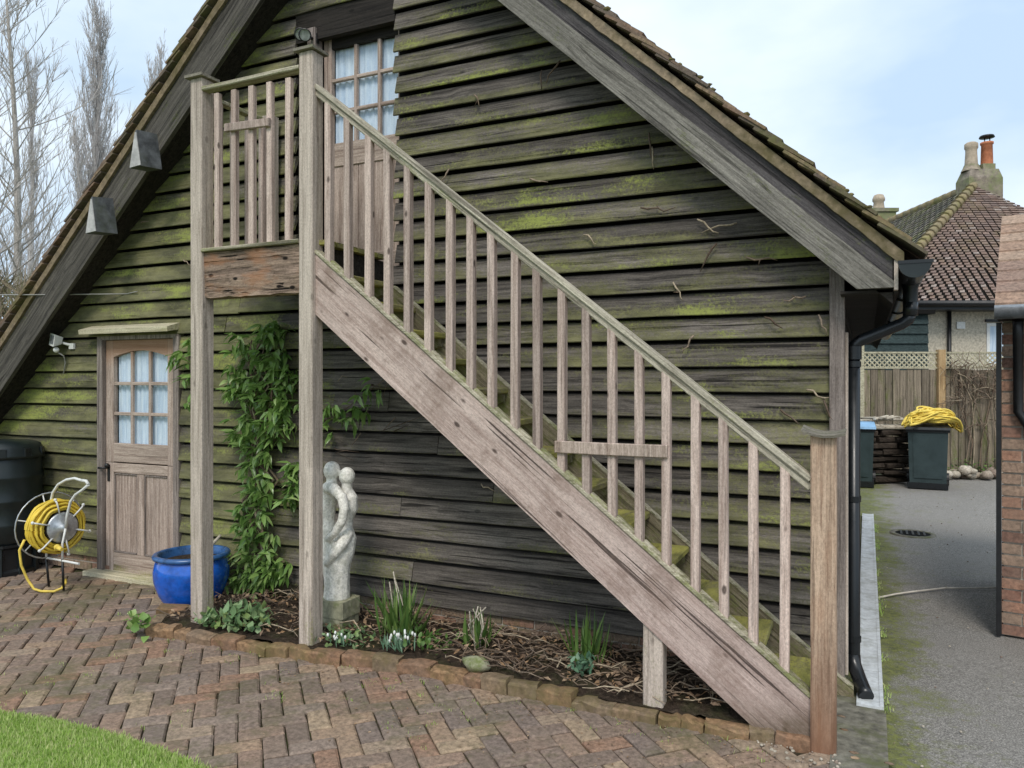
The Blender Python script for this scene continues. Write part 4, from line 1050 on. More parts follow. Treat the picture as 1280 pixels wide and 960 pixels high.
for i in range(7): fb.blob((-2.84 + R.gauss(0, .03), 3.64 + R.gauss(0, .02), .13 + R.uniform(-.02, .02)), (.008, .008, .012), 6, 4)
obj('flower', fb, 'petal', sn2, kind='stuff')
rk = MB().blob((-1.93, 3.66, .10), (.085, .05, .045), 9, 6, .16)
obj('mossy_stone', rk, 'stonebase', label='mossy broken stone lying just behind the brick edging', cat='stone')
for (x, y, a, lb) in ((-4.33, 3.74, .5, 'loose brown brick lying at the left end of the edging beside the blue pot'), (-4.14, 3.80, -.3, 'loose reddish brick behind the left landing post')):
    me, mb = brick_mesh(.2, .1, .06, 'loose_brick', 'edging', .005, .01)
    o = bpy.data.objects.new('loose_brick', me); C.objects.link(o); o.location = (x, y, .09); o.rotation_euler = (.12, .08, a); tag(o, lb, 'brick')

# ---------------- climber
cl = thing('climbing_plant', (-4.05, 4.25, .06), 'glossy evergreen climber trained up the wall below the landing', 'climbing plant')
path = [(-4.06, .10, .20), (-4.15, .25, .23), (-4.05, .40, .22), (-4.13, .55, .18), (-4.15, .72, .16), (-4.02, .88, .14), (-4.12, 1.05, .17), (-4.06, 1.22, .20), (-4.10, 1.40, .22), (-4.03, 1.55, .22), (-4.16, 1.70, .20), (-4.02, 1.86, .17), (-4.25, 1.93, .10), (-3.90, 1.98, .08),
        (-3.80, 1.66, .10), (-3.82, 1.5, .10), (-3.76, .80, .07), (-3.73, 1.0, .08), (-3.70, .9, .06), (-3.88, 1.35, .12), (-4.3, 1.6, .1), (-4.28, 1.25, .08), (-3.92, .3, .12), (-4.28, .15, .10), (-3.95, 2.05, .06), (-3.85, 1.80, .10)]
side_ = [(-3.47, 1.33, .05), (-3.40, 1.42, .06), (-3.30, 1.44, .06), (-3.21, 1.50, .06), (-3.12, 1.56, .06), (-3.05, 1.60, .045), (-3.17, 1.40, .04), (-4.83, 1.84, .05), (-4.79, 1.68, .05), (-4.76, 1.95, .05), (-4.90, 1.80, .03), (-4.72, 1.50, .04)]
stm = MB()
for k in range(5):
    pts_ = []
    for i in range(12):
        t = i / 11; c = path[min(11, int(t * 11))]
        pts_.append((c[0] + R.uniform(-.06, .06) + (k - 2) * .03, W - .07 - R.uniform(0, .05), .05 + 1.9 * t))
    stm.tube(pts_, [.014 - .009 * i / 11 for i in range(12)], 5)
stm.tube([(-3.7, W - .07, 1.15), (-3.5, W - .09, 1.35), (-3.25, W - .1, 1.47), (-3.05, W - .1, 1.6)], [.008, .006, .004, .002], 5)
for k in range(14):
    x = R.uniform(-3.75, -2.85); z = R.uniform(1.15, 1.65); stm.tube([(x, W - .05, z), (x + R.uniform(-.1, .15), W - .07, z + R.uniform(-.1, .08)), (x + R.uniform(-.15, .3), W - .06, z + R.uniform(-.12, .1))], [.004, .003, .002], 4)
obj('stems', stm, 'twig', cl)
leafmeshes = []
for k in range(5):
    mb = MB(); leaf_shape(Matrix(), .076 + .011 * k, .0155 + .0015 * (k % 3), R.uniform(.15, .5), mb); leafmeshes.append((mesh('leaf', mb, M['leaf'], (0, 0, 0)), mb))
sites = []
tot = [p for p in path] + side_
for (x, z, r) in path:
    for i in range(int(7 + r * 105)):
        a = R.uniform(0, 6.28); q = r * math.sqrt(R.random()) * R.uniform(.7, 1.15)
        sites.append((x + q * math.cos(a), z + q * .8 * math.sin(a)))
for (x, z, r) in side_:
    for i in range(4): sites.append((x + R.gauss(0, r * .6), z + R.gauss(0, r * .6)))
allL = []
for (x, z) in sites:
    if z < .03: continue
    y = W - .06 - abs(R.gauss(0, .07)); y = max(y, 4.10)
    n = R.choice((2, 3, 3, 4)); base = R.uniform(0, 6.3)
    for k in range(n):
        az = R.uniform(-PI, 0) if R.random() < .8 else R.uniform(-PI, PI)
        el = R.uniform(-1.15, .35)          # most hang downwards
        mt = Matrix.Translation((x, y, z)) @ Matrix.Rotation(az, 4, 'Z') @ Matrix.Rotation(-el, 4, 'Y') @ Matrix.Rotation(R.uniform(-.8, .8), 4, 'X')
        allL.append((mt, y))
allL.sort(key=lambda q: q[1])
mass = MB()
for i, (mt, y) in enumerate(allL):
    me, mb = R.choice(leafmeshes)
    if i < 300:
        o = bpy.data.objects.new('leaf', me); C.objects.link(o); o.parent = cl
        o.matrix_local = Matrix.Translation((4.05, -4.25, -.06)) @ mt
    else: mass.add([mt @ Vector(v) for v in mb.v], mb.f, True)
obj('foliage', mass, 'leaf', cl, kind='stuff')

# ---------------- blue glazed pot
pc = (-4.47, 4.02, 0)
pot = thing('plant_pot', pc, 'large glossy blue glazed pot with dark rim by the lower door', 'plant pot')
prof = [(.0, .02), (.15, .0), (.18, .02), (.225, .10), (.258, .20), (.262, .27), (.248, .335), (.235, .36)]
obj('bowl', MB().lathe(prof, pc, 48), 'blueglaze', pot)
obj('rim', MB().lathe([(.236, .355), (.262, .362), (.268, .378), (.258, .392), (.235, .394), (.222, .382), (.222, .30)], pc, 48), 'glazerim', pot)
so = MB(); so.lathe([(0, .335), (.1, .34), (.226, .33)], pc, 24); obj('soil', so, 'soil', pot)
obj('cut_stake', MB().tube([(-4.46, 4.03, .30), (-4.40, 4.05, .37), (-4.335, 4.08, .445), (-4.28, 4.11, .515)], [.015, .015, .013, .010], 7), 'logpale', label='short bare tan stick poking out of the blue pot', cat='stick')

# ---------------- statue
SX, SYY = -3.035, 3.95
sta = thing('garden_statue', (SX, SYY, .04), 'pale lichened stone statue of two slender embracing figures with round heads', 'statue')
sk = MB()
def ell(c, r, seg=14, rings=10): sk.blob((SX + c[0], SYY + c[1], c[2]), r, seg, rings)
def limb(pts_, rs, sides=12): sk.tube([(SX + a, SYY + b, c) for a, b, c in pts_], rs, sides)
ell((-.105, .0, 1.062), (.056, .056, .062)); ell((.0, .02, 1.030), (.053, .053, .058))
limb([(-.105, 0, 1.02), (-.105, 0, .95)], [.035, .04]); limb([(.0, .02, .99), (-.002, .02, .92)], [.033, .038])
limb([(-.11, .01, .965), (-.125, .01, .92), (-.14, .01, .83), (-.14, .01, .74), (-.125, .01, .64), (-.12, .01, .50), (-.10, .01, .38), (-.08, .01, .24)], [.035, .060, .050, .038, .055, .068, .065, .070])
limb([(.0, .03, .935), (.012, .03, .89), (.014, .03, .82), (-.008, .03, .75), (-.018, .03, .70), (-.008, .02, .63), (-.012, .01, .55), (-.04, .0, .45), (-.055, .0, .34), (-.06, 0, .24)], [.034, .054, .052, .040, .046, .068, .066, .062, .064, .072])
limb([(-.13, -.03, .955), (-.04, -.06, .955), (.038, -.08, .91), (.064, -.09, .84), (.048, -.095, .76), (-.01, -.09, .68), (-.08, -.08, .63)], [.036, .037, .034, .031, .029, .026, .022])
limb([(.035, .0, .68), (.028, -.055, .62), (-.02, -.085, .55), (-.09, -.085, .47)], [.03, .036, .034, .022])
limb([(-.045, .0, .62), (-.055, -.005, .48), (-.062, 0, .36), (-.068, 0, .24)], [.080, .082, .080, .086])
ell((-.07, 0, .26), (.085, .072, .05))
fig = obj('figures', sk, 'stone', sta)
rm = fig.modifiers.new('remesh', 'REMESH'); rm.mode = 'VOXEL'; rm.voxel_size = .006; rm.use_smooth_shade = True
sm2 = fig.modifiers.new('smooth', 'SMOOTH'); sm2.iterations = 3; sm2.factor = .5
obj('plinth', MB().beam((SX - .055, SYY, .14), (SX - .055, SYY, .245), .21, .20, up=(0, 1, 0), ch=.012), 'stonebase', sta)
obj('plinth', MB().beam((SX - .06, SYY, .02), (SX - .06, SYY, .136), .205, .195, up=(0, 1, 0), ch=.012), 'stonebase', sta)

# ---------------- water butt
bc = (-6.76, 4.05, 0)
wb = thing('water_butt', bc, 'dark green ribbed plastic water butt on its stand by the wall', 'water butt')
obj('stand', MB().lathe([(.0, .0), (.27, .0), (.27, .03), (.25, .05), (.25, .22), (.285, .24), (.285, .262), (0, .262)], bc, 12, False), 'blackplastic', wb)
for k in range(10):
    a = k * 2 * PI / 10; x, y = bc[0] + .262 * math.cos(a), bc[1] + .262 * math.sin(a)
    obj('rib', MB().beam((x, y, .0), (x, y, .235), .05, .03, up=(math.cos(a), math.sin(a), 0)), 'greenplastic', wb)
prof = [(.262, .264), (.285, .30), (.292, .40), (.30, .42), (.30, .435), (.292, .455), (.298, .60), (.306, .62), (.306, .635), (.298, .655), (.300, .80), (.308, .82), (.308, .835), (.298, .86), (.292, .96), (.28, 1.0)]
obj('barrel', MB().lathe(prof, bc, 40), 'greenplastic', wb)
obj('lid', MB().lathe([(.275, .985), (.312, .985), (.315, 1.01), (.305, 1.03), (.300, 1.07), (.285, 1.10), (.22, 1.125), (.12, 1.13), (0, 1.128)], bc, 40), 'greenplastic', wb)
for k in range(6):
    a = -2.4 + k * .62; x, y = bc[0] + .303 * math.cos(a), bc[1] + .303 * math.sin(a)
    obj('lid_clip', MB().beam((x, y, 1.0), (x, y, 1.07), .06, .03, up=(math.cos(a), math.sin(a), 0)), 'blackplastic', wb)

# ---------------- hose reel
rc = Vector((-5.765, 3.87, .50)); ax = Vector((.99, -.12, 0)).normalized()
hr = thing('hose_reel', (-5.87, 3.87, 0), 'white framed hose reel wound with yellow hose between water butt and door', 'hose reel')
side_v = Vector((0, 0, 1)); oth = ax.cross(side_v).normalized()
def circ(off, r, n=28, sq=1): return [rc + ax * off + (oth * math.cos(2 * PI * k / n) + side_v * math.sin(2 * PI * k / n)) * r for k in range(n + 1)]
obj('wheel_rim', MB().tube(circ(-.10, .258), .006, 6, False), 'steel', hr)
obj('wheel_rim', MB().tube(circ(.085, .10), .006, 6, False), 'white', hr)
sp_ = MB()
for k in range(6):
    a = k * PI / 3 + .3; d = oth * math.cos(a) + side_v * math.sin(a)
    sp_.tube([rc - ax * .10 + d * .03, rc - ax * .10 + d * .258], .005, 5)
    sp_.tube([rc + ax * .09 + d * .09, rc + ax * .09 + d * .20, rc + ax * .075 + d * .225], .007, 5); sp_.blob(rc + ax * .075 + d * .225, .013, 6, 5)
obj('spokes', sp_, 'white', hr, kind='stuff')
hs = MB()
for lay in range(4):
    for k in range(8):
        off = -.085 + k * .021 + (lay % 2) * .009 + R.uniform(-.004, .004); r = .135 + lay * .021 + R.uniform(-.005, .005)
        if lay == 3 and k in (0, 6, 7): continue
        tilt = R.uniform(-.012, .012); n = 36
        hs.tube([rc + ax * (off + tilt * math.sin(2 * PI * q / n + k)) + (oth * math.cos(2 * PI * q / n) + side_v * math.sin(2 * PI * q / n)) * (r + .004 * math.sin(q * 1.3 + k)) for q in range(n + 1)], .0098, 6, False)
obj('hose', hs, 'yellow', hr)
obj('drum', MB().lathe([(.0, -.09), (.125, -.09), (.125, .085), (.0, .085)], rc, 24, False, axis=ax), 'iron', hr)
obj('hub', MB().lathe([(.0, .125), (.03, .122), (.035, .10), (.105, .096), (.118, .088), (.12, .07)], rc, 28, axis=ax), 'steel', hr)
hd = MB()
A = lambda o_, u_, v_: rc + ax * o_ + oth * u_ + side_v * v_
hd.tube([A(.13, 0, 0), A(.15, .0, .10), A(.20, .0, .21), A(.27, .0, .27), A(.38, .0, .32), A(.45, .0, .36)], .0105, 8)
hd.tube([A(-.12, 0, 0), A(-.10, .0, .16), A(-.06, .0, .26), A(.02, .0, .33), A(.14, .0, .375), A(.26, .0, .395), A(.36, .0, .385)], .0105, 8)
hd.tube([A(.36, .0, .385), A(.42, .0, .385), A(.45, .0, .36)], .012, 8)
hd.tube([A(.13, 0, 0), A(.12, .02, -.12), A(.12, .02, -.24)], .009, 6); hd.tube([A(-.12, .02, -.26), A(.02, .03, -.25), A(.32, .0, -.255)], .009, 6); hd.tube([A(-.12, 0, 0), A(-.12, .02, -.26)], .009, 6)
obj('handle', hd, 'white', hr)
obj('leg', MB().tube([A(.12, .02, -.24), A(.1, .0, -.49)], .010, 6), 'iron', hr); obj('leg', MB().tube([A(-.12, .02, -.26), A(-.12, .0, -.49)], .010, 6), 'iron', hr)
tail = MB(); tail.tube([(-5.865, 3.68, .42), (-5.895, 3.66, .34), (-5.905, 3.68, .22), (-5.890, 3.72, .10), (-5.845, 3.74, .03), (-5.785, 3.76, .014), (-5.695, 3.80, .014), (-5.665, 3.84, .03), (-5.705, 3.90, .05), (-5.775, 3.95, .06)], .0098, 8)
obj('hose_end', tail, 'yellow2', hr); obj('nozzle', MB().tube([A(.13, .06, -.14), A(.19, .06, -.15)], [.02, .014], 8).blob(A(.12, .06, -.14), .024, 8, 6), 'yellow2', hr)

# ================================================================== BACKGROUND RIGHT
def cf(mb):      # turn a shape built with x = right of standpoint, y = ahead of it into the world
    mb.v = [camframe(v[0], v[1], v[2]) for v in mb.v]; return mb
# fence, one board at a time
FZ = 13.0
fn = thing('board_fence', camframe(7.2, FZ), 'weathered vertical board fence with pale lattice on top behind the bins', 'fence')
x = 5.55; 
while x < 9.4:
    w_ = R.choice((.125, .13, .12)); t = 1.83 + R.uniform(-.02, .02)
    if not (7.28 < x + w_ / 2 < 7.44):
        obj('fence_board', cf(MB().box(x, x + w_ - .012, FZ + R.uniform(-.006, .012), FZ + .03, .05, t)), 'fence', fn)
    x += w_
obj('fence_post', cf(MB().box(7.30, 7.42, FZ - .06, FZ + .04, 0, 2.17)), 'fencepost', fn)
obj('fence_post', cf(MB().box(5.93, 6.03, FZ - .05, FZ + .05, 0, 2.30)), 'trellis', fn, label='grey post taller than the lattice beside the downpipe')
obj('fence_rail', cf(MB().box(5.5, 9.5, FZ + .035, FZ + .08, .3, .4).box(5.5, 9.5, FZ + .035, FZ + .08, 1.5, 1.6)), 'fence', fn)
for (a, b) in ((6.03, 7.30), (7.42, 9.4)):
    tr = obj('lattice', cf(MB().box(a, b, FZ - .015, FZ + .02, 2.105, 2.135).box(a, b, FZ - .015, FZ + .02, 1.845, 1.872)), 'trellis', fn)
    lt = MB(); q = a - .26
    while q < b:
        for sgn in (1, -1):
            x0, x1 = (q, q + .235) if sgn > 0 else (q + .235, q); z0, z1 = 1.87, 2.105
            # clip to the panel ends
            def cl_(xx, zz, ox, oz):
                if xx < a: return a, zz + (oz - zz) * (a - xx) / (ox - xx)
                if xx > b: return b, zz + (oz - zz) * (b - xx) / (ox - xx)
                return xx, zz
            if max(x0, x1) <= a or min(x0, x1) >= b: continue
            p0, p1_ = cl_(x0, z0, x1, z1), cl_(x1, z1, x0, z0)
            lt.beam((p0[0], FZ + .003 * sgn, p0[1]), (p1_[0], FZ + .003 * sgn, p1_[1]), .006, .022, up=(0, 0, 1), ch=0)
        q += .085
    obj('lattice_slats', cf(lt), 'trellis', fn, kind='stuff')
# bare climber over the right part of the fence
vn = MB()
for i in range(260):
    x = R.uniform(7.45, 9.4); z = R.uniform(.7, 1.9) if R.random() < .3 else R.uniform(1.25, 1.95); a = R.uniform(0, 6.3); ln = R.uniform(.1, .45); k = R.uniform(-1.5, 1.5)
    vn.tube([(x + math.cos(a + k * t) * ln * t, FZ - .03 - R.uniform(0, .12), z + math.sin(a + k * t) * ln * t) for t in (0, .33, .66, 1)], [.009, .007, .005, .003], 3, False)
for i in range(22):
    x = R.uniform(7.45, 9.2); vn.tube([(x, FZ - .05, .0), (x + R.uniform(-.1, .1), FZ - .07, .6), (x + R.uniform(-.2, .2), FZ - .06, 1.3), (x + R.uniform(-.3, .3), FZ - .05, 1.9)], [.012, .010, .008, .004], 4, False)
obj('bare_creeper', cf(vn), 'twig', label='leafless brown creeper covering the fence right of its orange post', cat='creeper', kind='stuff')
ug = MB()
for i in range(500):
    x = R.uniform(7.2, 9.2); z = abs(R.gauss(0, .12)); 
    leaf_shape(Matrix.Translation((x, FZ - R.uniform(.05, .35), z)) @ Matrix.Rotation(R.uniform(0, 6.3), 4, 'Z') @ Matrix.Rotation(R.uniform(-1, .3), 4, 'Y'), .07, .02, .3, ug)
obj('ground_ivy', cf(ug), 'daff', label='low green ivy at the foot of the creeper covered fence', cat='ivy', kind='stuff')
rb = thing('rubble_heap', camframe(7.6, 12.6), 'low heap of pale rubble stones right of the wheelie bin', 'rubble')
for i in range(34):
    x = R.uniform(6.95, 8.3); r = R.uniform(.04, .10)
    obj('stone', cf(MB().blob((x, 12.6 + R.uniform(-.12, .2), R.uniform(.02, .16)), (r * 1.2, r, r * .8), 7, 5, .2)), 'rubble', rb)

# wheelie bins
def bin_at(X, Z, rz, lidmat, label):
    c = camframe(X, Z)
    t = thing('wheelie_bin', c, label, 'bin', 'wheelie bins by the fence')
    def T_(mb):
        mt = Matrix.Translation(c) @ Matrix.Rotation(YAW + rz, 4, 'Z'); mb.v = [tuple(mt @ Vector(v)) for v in mb.v]; return mb
    b = MB(); b.add([(-.245, -.27, .09), (.245, -.27, .09), (.245, .24, .09), (-.245, .24, .09), (-.27, -.32, .90), (.27, -.32, .90), (.27, .30, .90), (-.27, .30, .90)], [(0, 3, 2, 1), (0, 1, 5, 4), (1, 2, 6, 5), (2, 3, 7, 6), (3, 0, 4, 7)])
    obj('tub', T_(b), 'binplastic', t)
    obj('front_panel', T_(MB().add([(-.19, -.288, .16), (.19, -.288, .16), (.2, -.322, .80), (-.2, -.322, .80), (-.19, -.27, .16), (.19, -.27, .16), (.2, -.31, .80), (-.2, -.31, .80)], [(0, 1, 2, 3), (0, 4, 5, 1), (1, 5, 6, 2), (2, 6, 7, 3), (3, 7, 4, 0)])), 'binplastic', t)
    obj('collar', T_(MB().box(-.29, .29, -.335, .31, .86, .90)), 'blackplastic', t)
    obj('lid', T_(MB().add([(-.30, -.36, .90), (.30, -.36, .90), (.30, .32, .905), (-.30, .32, .905), (-.29, -.35, .935), (.29, -.35, .935), (.27, .30, .985), (-.27, .30, .985)], [(0, 3, 2, 1), (4, 5, 6, 7), (0, 1, 5, 4), (1, 2, 6, 5), (2, 3, 7, 6), (3, 0, 4, 7)])), lidmat, t)
    obj('base', T_(MB().box(-.27, .27, -.27, .24, .0, .09)), 'blackplastic', t)
    for s in (-1, 1): obj('wheel', T_(MB().lathe([(0, -.02), (.1, -.02), (.1, .02), (0, .02)], (s * .27, .26, .1), 16, False, axis=(1, 0, 0))), 'iron', t)
    return t
bin_at(6.43, 11.70, -.50, 'blackplastic', 'grey green wheelie bin carrying a heap of yellow hose')
bin_at(5.42, 11.95, -.45, 'bluelid', 'wheelie bin with pale blue lid half hidden by the downpipe')
# heap of yellow hose on the bin
hp = MB(); n = 30
cxx, czz = 6.46, .975
for k in range(60):
    rx = R.uniform(.10, .34); ry = R.uniform(.08, .2); ox = R.gauss(.0, .11); oy = R.gauss(0, .05); ph = R.uniform(0, 6); t1 = R.uniform(-.6, .6); t2 = R.uniform(-.7, .7)
    pts_ = []
    for q in range(n + 1):
        a = 2 * PI * q / n; x = ox + rx * math.cos(a) + .012 * math.sin(4 * a + ph); y = oy + ry * math.sin(a)
        lim = .24 * max(0, 1 - (abs(x - .02) / .46) ** 2.2)
        z = lim * (.25 + .7 * k / 60) + (x - ox) * t1 * .25 + y * t2 * .4 + .02 * math.sin(2 * a + ph)
        z = min(max(z, .018 if abs(x) < .30 else -.10), lim + .03 if abs(x) < .34 else .07)
        if abs(x) > .33: z -= (abs(x) - .33) * .9
        pts_.append((cxx + x, 11.65 + y, czz + z))
    hp.tube(pts_, .0155, 5, False)
hp.tube([(6.14, 11.4, 1.0), (6.05, 11.38, .985), (5.98, 11.38, .97)], .018, 6)
obj('yellow_hose_heap', cf(hp), 'yellow2', label='heap of pale yellow hose piled on the wheelie bin lid', cat='hose')
# stacked firewood
lg = thing('firewood_stack', camframe(6.15, 12.4), 'dark stack of split firewood between the two wheelie bins', 'firewood')
for r_ in range(9):
    x = 5.62
    while x < 6.35:
        ln = R.uniform(.2, .42); z = .06 + r_ * .105 + R.uniform(-.012, .012); h_ = R.uniform(.07, .098)
        obj('log', cf(MB().beam((x, 12.25 + R.uniform(-.06, .05), z), (min(6.42, x + ln), 12.25 + R.uniform(-.06, .05), z + R.uniform(-.015, .015)), .34, h_, ch=.02)), 'logpale' if r_ > 7 else 'log', lg)
        x += ln + .015
pt = MB()
for i in range(16):
    x = R.uniform(5.55, 6.2); a = R.uniform(-.3, .3); ln = R.uniform(.15, .4)
    pt.beam((x, 12.1 + R.uniform(-.1, .2), .985 + R.uniform(0, .06)), (x + ln, 12.1 + R.uniform(-.1, .2), 1.0 + R.uniform(0, .07)), .05, .03, ch=.008)
obj('kindling', cf(pt), 'logpale', label='loose pale sticks lying on top of the firewood stack', cat='kindling', kind='stuff')
# dark garden shed
sh = thing('garden_shed', camframe(7.9, 15.6), 'dark green boarded shed behind the lattice beside the house', 'shed')
obj('wall', cf(MB().box(7.0, 8.5, 15.56, 16.6, 0, 3.0)), 'shed', sh)
for k in range(14):
    z = .2 + k * .2; obj('board', cf(MB().add([(7.0, 15.50, z), (8.54, 15.50, z), (8.54, 15.54, z + .205), (7.0, 15.54, z + .205), (7.0, 15.56, z), (8.54, 15.56, z)], [(0, 1, 2, 3), (0, 4, 5, 1)])), 'shed', sh)
obj('roof', cf(MB().box(6.9, 8.62, 15.4, 16.9, 3.0, 3.08)), 'core', sh)
# rendered house with hipped tiled roof
hs_ = thing('rendered_house', camframe(12.2, 20), 'pebbledashed house with hipped mossy brown tiled roof and chimneys', 'house')
HX0, HX1, HZ0, HZ1 = 8.5, 16.1, 17.6, 32.0
obj('wall', cf(MB().box(HX0, HX1, HZ0, HZ1, 0, 3.35)), 'render', hs_)
EX0, EX1, EZ0 = 8.1, 16.3, 17.05; EZ = 3.40; AX, AZ_, AH = 12.2, 20.0, 6.75
def roof_quad(a, b, c, d, gauge, w_, mat, name):
    """courses of tiles over the plane a-b (eaves) to d-c (top)"""
    mb = MB(); a, b, c, d = map(Vector, (a, b, c, d))
    rows = int((d - a).length / gauge); nrm = (b - a).cross(d - a).normalized()
    if nrm.z < 0: nrm = -nrm
    for r_ in range(rows):
        t0, t1 = r_ / rows, min(1, (r_ + 1.25) / rows)
        p0, q0 = a.lerp(d, t0), b.lerp(c, t0); p1__, q1 = a.lerp(d, t1), b.lerp(c, t1)
        n = max(1, int((q0 - p0).length / w_)); n1 = n
        for i in range(n):
            u0, u1 = (i + (r_ % 2) * .5) / n, (i + 1 + (r_ % 2) * .5) / n
            u1 = min(u1, 1) 
            if u0 >= 1: continue
            e = nrm * (.045 + R.uniform(-.008, .012)); th = nrm * .0
            A0, B0 = p0.lerp(q0, u0), p0.lerp(q0, u1 - .01); A1, B1 = p1__.lerp(q1, u0), p1__.lerp(q1, u1 - .01)
            mb.add([A0 + e, B0 + e, B1 + nrm * .012, A1 + nrm * .012, A0 + nrm * .01, B0 + nrm * .01], [(0, 1, 2, 3), (4, 5, 1, 0)])
    return obj(name, cf(mb), mat, hs_, kind='stuff')
base = MB(); base.add([(EX0, EZ0, EZ), (EX1, EZ0, EZ), (AX, AZ_, AH), (EX0, 33, EZ), (AX, 33, AH), (EX1, 33, EZ)], [(0, 1, 2), (0, 2, 4, 3), (1, 5, 4, 2), (0, 3, 5, 1), (3, 4, 5)])
obj('roof_deck', cf(base), 'core', hs_)
roof_quad((EX0, EZ0, EZ), (EX1, EZ0, EZ), (AX + .05, AZ_, AH), (AX - .05, AZ_, AH), .13, .19, 'housetile', 'roof_tiles')
roof_quad((EX0, 33, EZ), (EX0, EZ0, EZ), (AX, AZ_, AH), (AX, 33, AH), .17, .26, 'housetile_side', 'roof_tiles')
hp_ = MB()
for k in range(26):
    t0, t1 = k / 26, (k + 1.15) / 26; A0 = Vector((EX0, EZ0, EZ)).lerp(Vector((AX, AZ_, AH)), t0); A1 = Vector((EX0, EZ0, EZ)).lerp(Vector((AX, AZ_, AH)), t1)
    hp_.tube([A0 + Vector((0, 0, .05)), A1 + Vector((0, 0, .03))], [.13, .10], 8)
for k in range(30):
    y = AZ_ + k * .43; hp_.tube([(AX, y, AH + .03), (AX, y + .45, AH + .02)], [.12, .11], 8)
obj('ridge_tile', cf(hp_), 'hiptile', hs_)
obj('gutter', cf(MB().tube([(EX0, EZ0 - .06, EZ - .03), (EX1, EZ0 - .06, EZ - .03)], .07, 8).box(EX0 + .05, EX1, EZ0, HZ0 + .0, EZ - .16, EZ - .06)), 'iron', hs_)
obj('drainpipe', cf(MB().tube([(10.14, HZ0 - .06, 3.3), (10.14, HZ0 - .06, 0)], .045, 8)), 'iron', hs_)
obj('vent', cf(MB().box(10.33, 10.52, HZ0 - .04, HZ0 + .01, 2.84, 3.0)), 'white', hs_)
wn_ = obj('window', cf(MB().box(11.03, 11.10, HZ0 - .03, HZ0 + .02, 2.05, 2.97).box(11.10, 12.2, HZ0 - .03, HZ0 + .02, 2.90, 2.97).box(11.10, 12.2, HZ0 - .06, HZ0 + .02, 1.98, 2.05).box(12.13, 12.2, HZ0 - .03, HZ0 + .02, 2.05, 2.9).box(11.6, 11.65, HZ0 - .03, HZ0 + .02, 2.05, 2.9)), 'white', hs_)
obj('pane', cf(MB().add([(11.10, HZ0 - .008, 2.05), (12.13, HZ0 - .008, 2.05), (12.13, HZ0 - .008, 2.9), (11.10, HZ0 - .008, 2.9)], [(0, 1, 2, 3)])), 'curtain', wn_)
obj('lintel', cf(MB().box(11.0, 12.25, HZ0 - .05, HZ0 + .01, 3.0, 3.06)), 'iron', hs_)
ch = obj('chimney', cf(MB().box(12.08, 12.98, 20.0, 20.6, 6.2, 7.0).add([(12.08, 20.0, 7.002), (12.98, 20.0, 7.002), (12.98, 20.6, 7.002), (12.08, 20.6, 7.002), (12.17, 20.08, 7.26), (12.92, 20.08, 7.26), (12.92, 20.52, 7.26), (12.17, 20.52, 7.26)], [(4, 5, 6, 7), (0, 1, 5, 4), (1, 2, 6, 5), (2, 3, 7, 6), (3, 0, 4, 7)]).lathe([(.25, 7.24), (.2, 7.34), (.17, 7.42)], (12.32, 20.3, 0), 12).box(12.55, 12.88, 20.15, 20.45, 7.24, 7.42)), 'chim', hs_)
obj('chimney_pot', cf(MB().lathe([(.16, 7.4), (.14, 7.75), (.14, 7.82), (.165, 7.86), (.165, 7.98), (.11, 8.02), (0, 8.03)], (12.32, 20.3, 0), 14)), 'chimpot', ch)
obj('chimney_pot', cf(MB().lathe([(.15, 7.4), (.135, 7.95), (.16, 7.97), (.16, 8.02), (.0, 8.02)], (12.74, 20.3, 0), 14)), 'redpot', ch)
obj('cowl', cf(MB().lathe([(.0, 8.14), (.19, 8.15), (.17, 8.20), (0, 8.24)], (12.74, 20.3, 0), 14).tube([(12.68, 20.3, 8.0), (12.68, 20.3, 8.16)], .015, 5).tube([(12.82, 20.3, 8.0), (12.82, 20.3, 8.16)], .015, 5)), 'iron', ch)
ch2 = obj('chimney', cf(MB().box(12.13, 13.0, 25.6, 26.4, 6.3, 7.35).box(12.06, 13.07, 25.55, 26.45, 7.35, 7.47)), 'chim', hs_)
obj('chimney_pot', cf(MB().lathe([(.2, 7.47), (.16, 7.75), (.2, 7.8), (.2, 7.88), (.15, 8.0), (0, 8.05)], (12.6, 26, 0), 14)), 'chimpot', ch2)

# small brick outbuilding at the right edge of the view
ob = thing('brick_outbuilding', camframe(3.6, 5.0), 'red brick outbuilding with tiled roof at the right edge of the driveway', 'outbuilding')
o0 = camframe(3.172, 4.9); oa = YAW - math.atan(3.172 / 4.9) - .03
def of(mb):
    mt = Matrix.Translation(o0) @ Matrix.Rotation(oa, 4, 'Z'); mb.v = [tuple(mt @ Vector(v)) for v in mb.v]; return mb
obj('wall_core', of(MB().box(.008, 1.5, .012, 1.6, 0, 2.06)), 'mortar2', ob)
for r_ in range(27):
    x = .0 if r_ % 2 else -.0; first = True
    x = 0.0
    while x < .98:
        ln = .105 if (first and r_ % 2) else .215; first = False
        obj('brick', of(MB().box(x, x + ln, R.uniform(-.003, .002), .05, .006 + r_ * .075, .068 + r_ * .075)), 'redbrick', ob); x += ln + .010
obj('wall_corner', of(MB().box(-.03, -.002, -.035, .02, 0, 2.02)), 'iron', ob)
obj('soffit', of(MB().box(-.02, 1.55, -.16, .0, 2.03, 2.07)), 'darkwood', ob)
tm = MB()
for r_ in range(9):
    for k in range(8):
        x = -.03 + k * .2; y0 = -.24 + r_ * .14; z0 = 2.10 + r_ * .085
        tm.add([(x, y0, z0 + .03), (x + .194, y0, z0 + .03), (x + .194, y0 + .17, z0 + .12), (x, y0 + .17, z0 + .12), (x, y0, z0 + .005), (x + .194, y0, z0 + .005)], [(0, 1, 2, 3), (4, 5, 1, 0)])
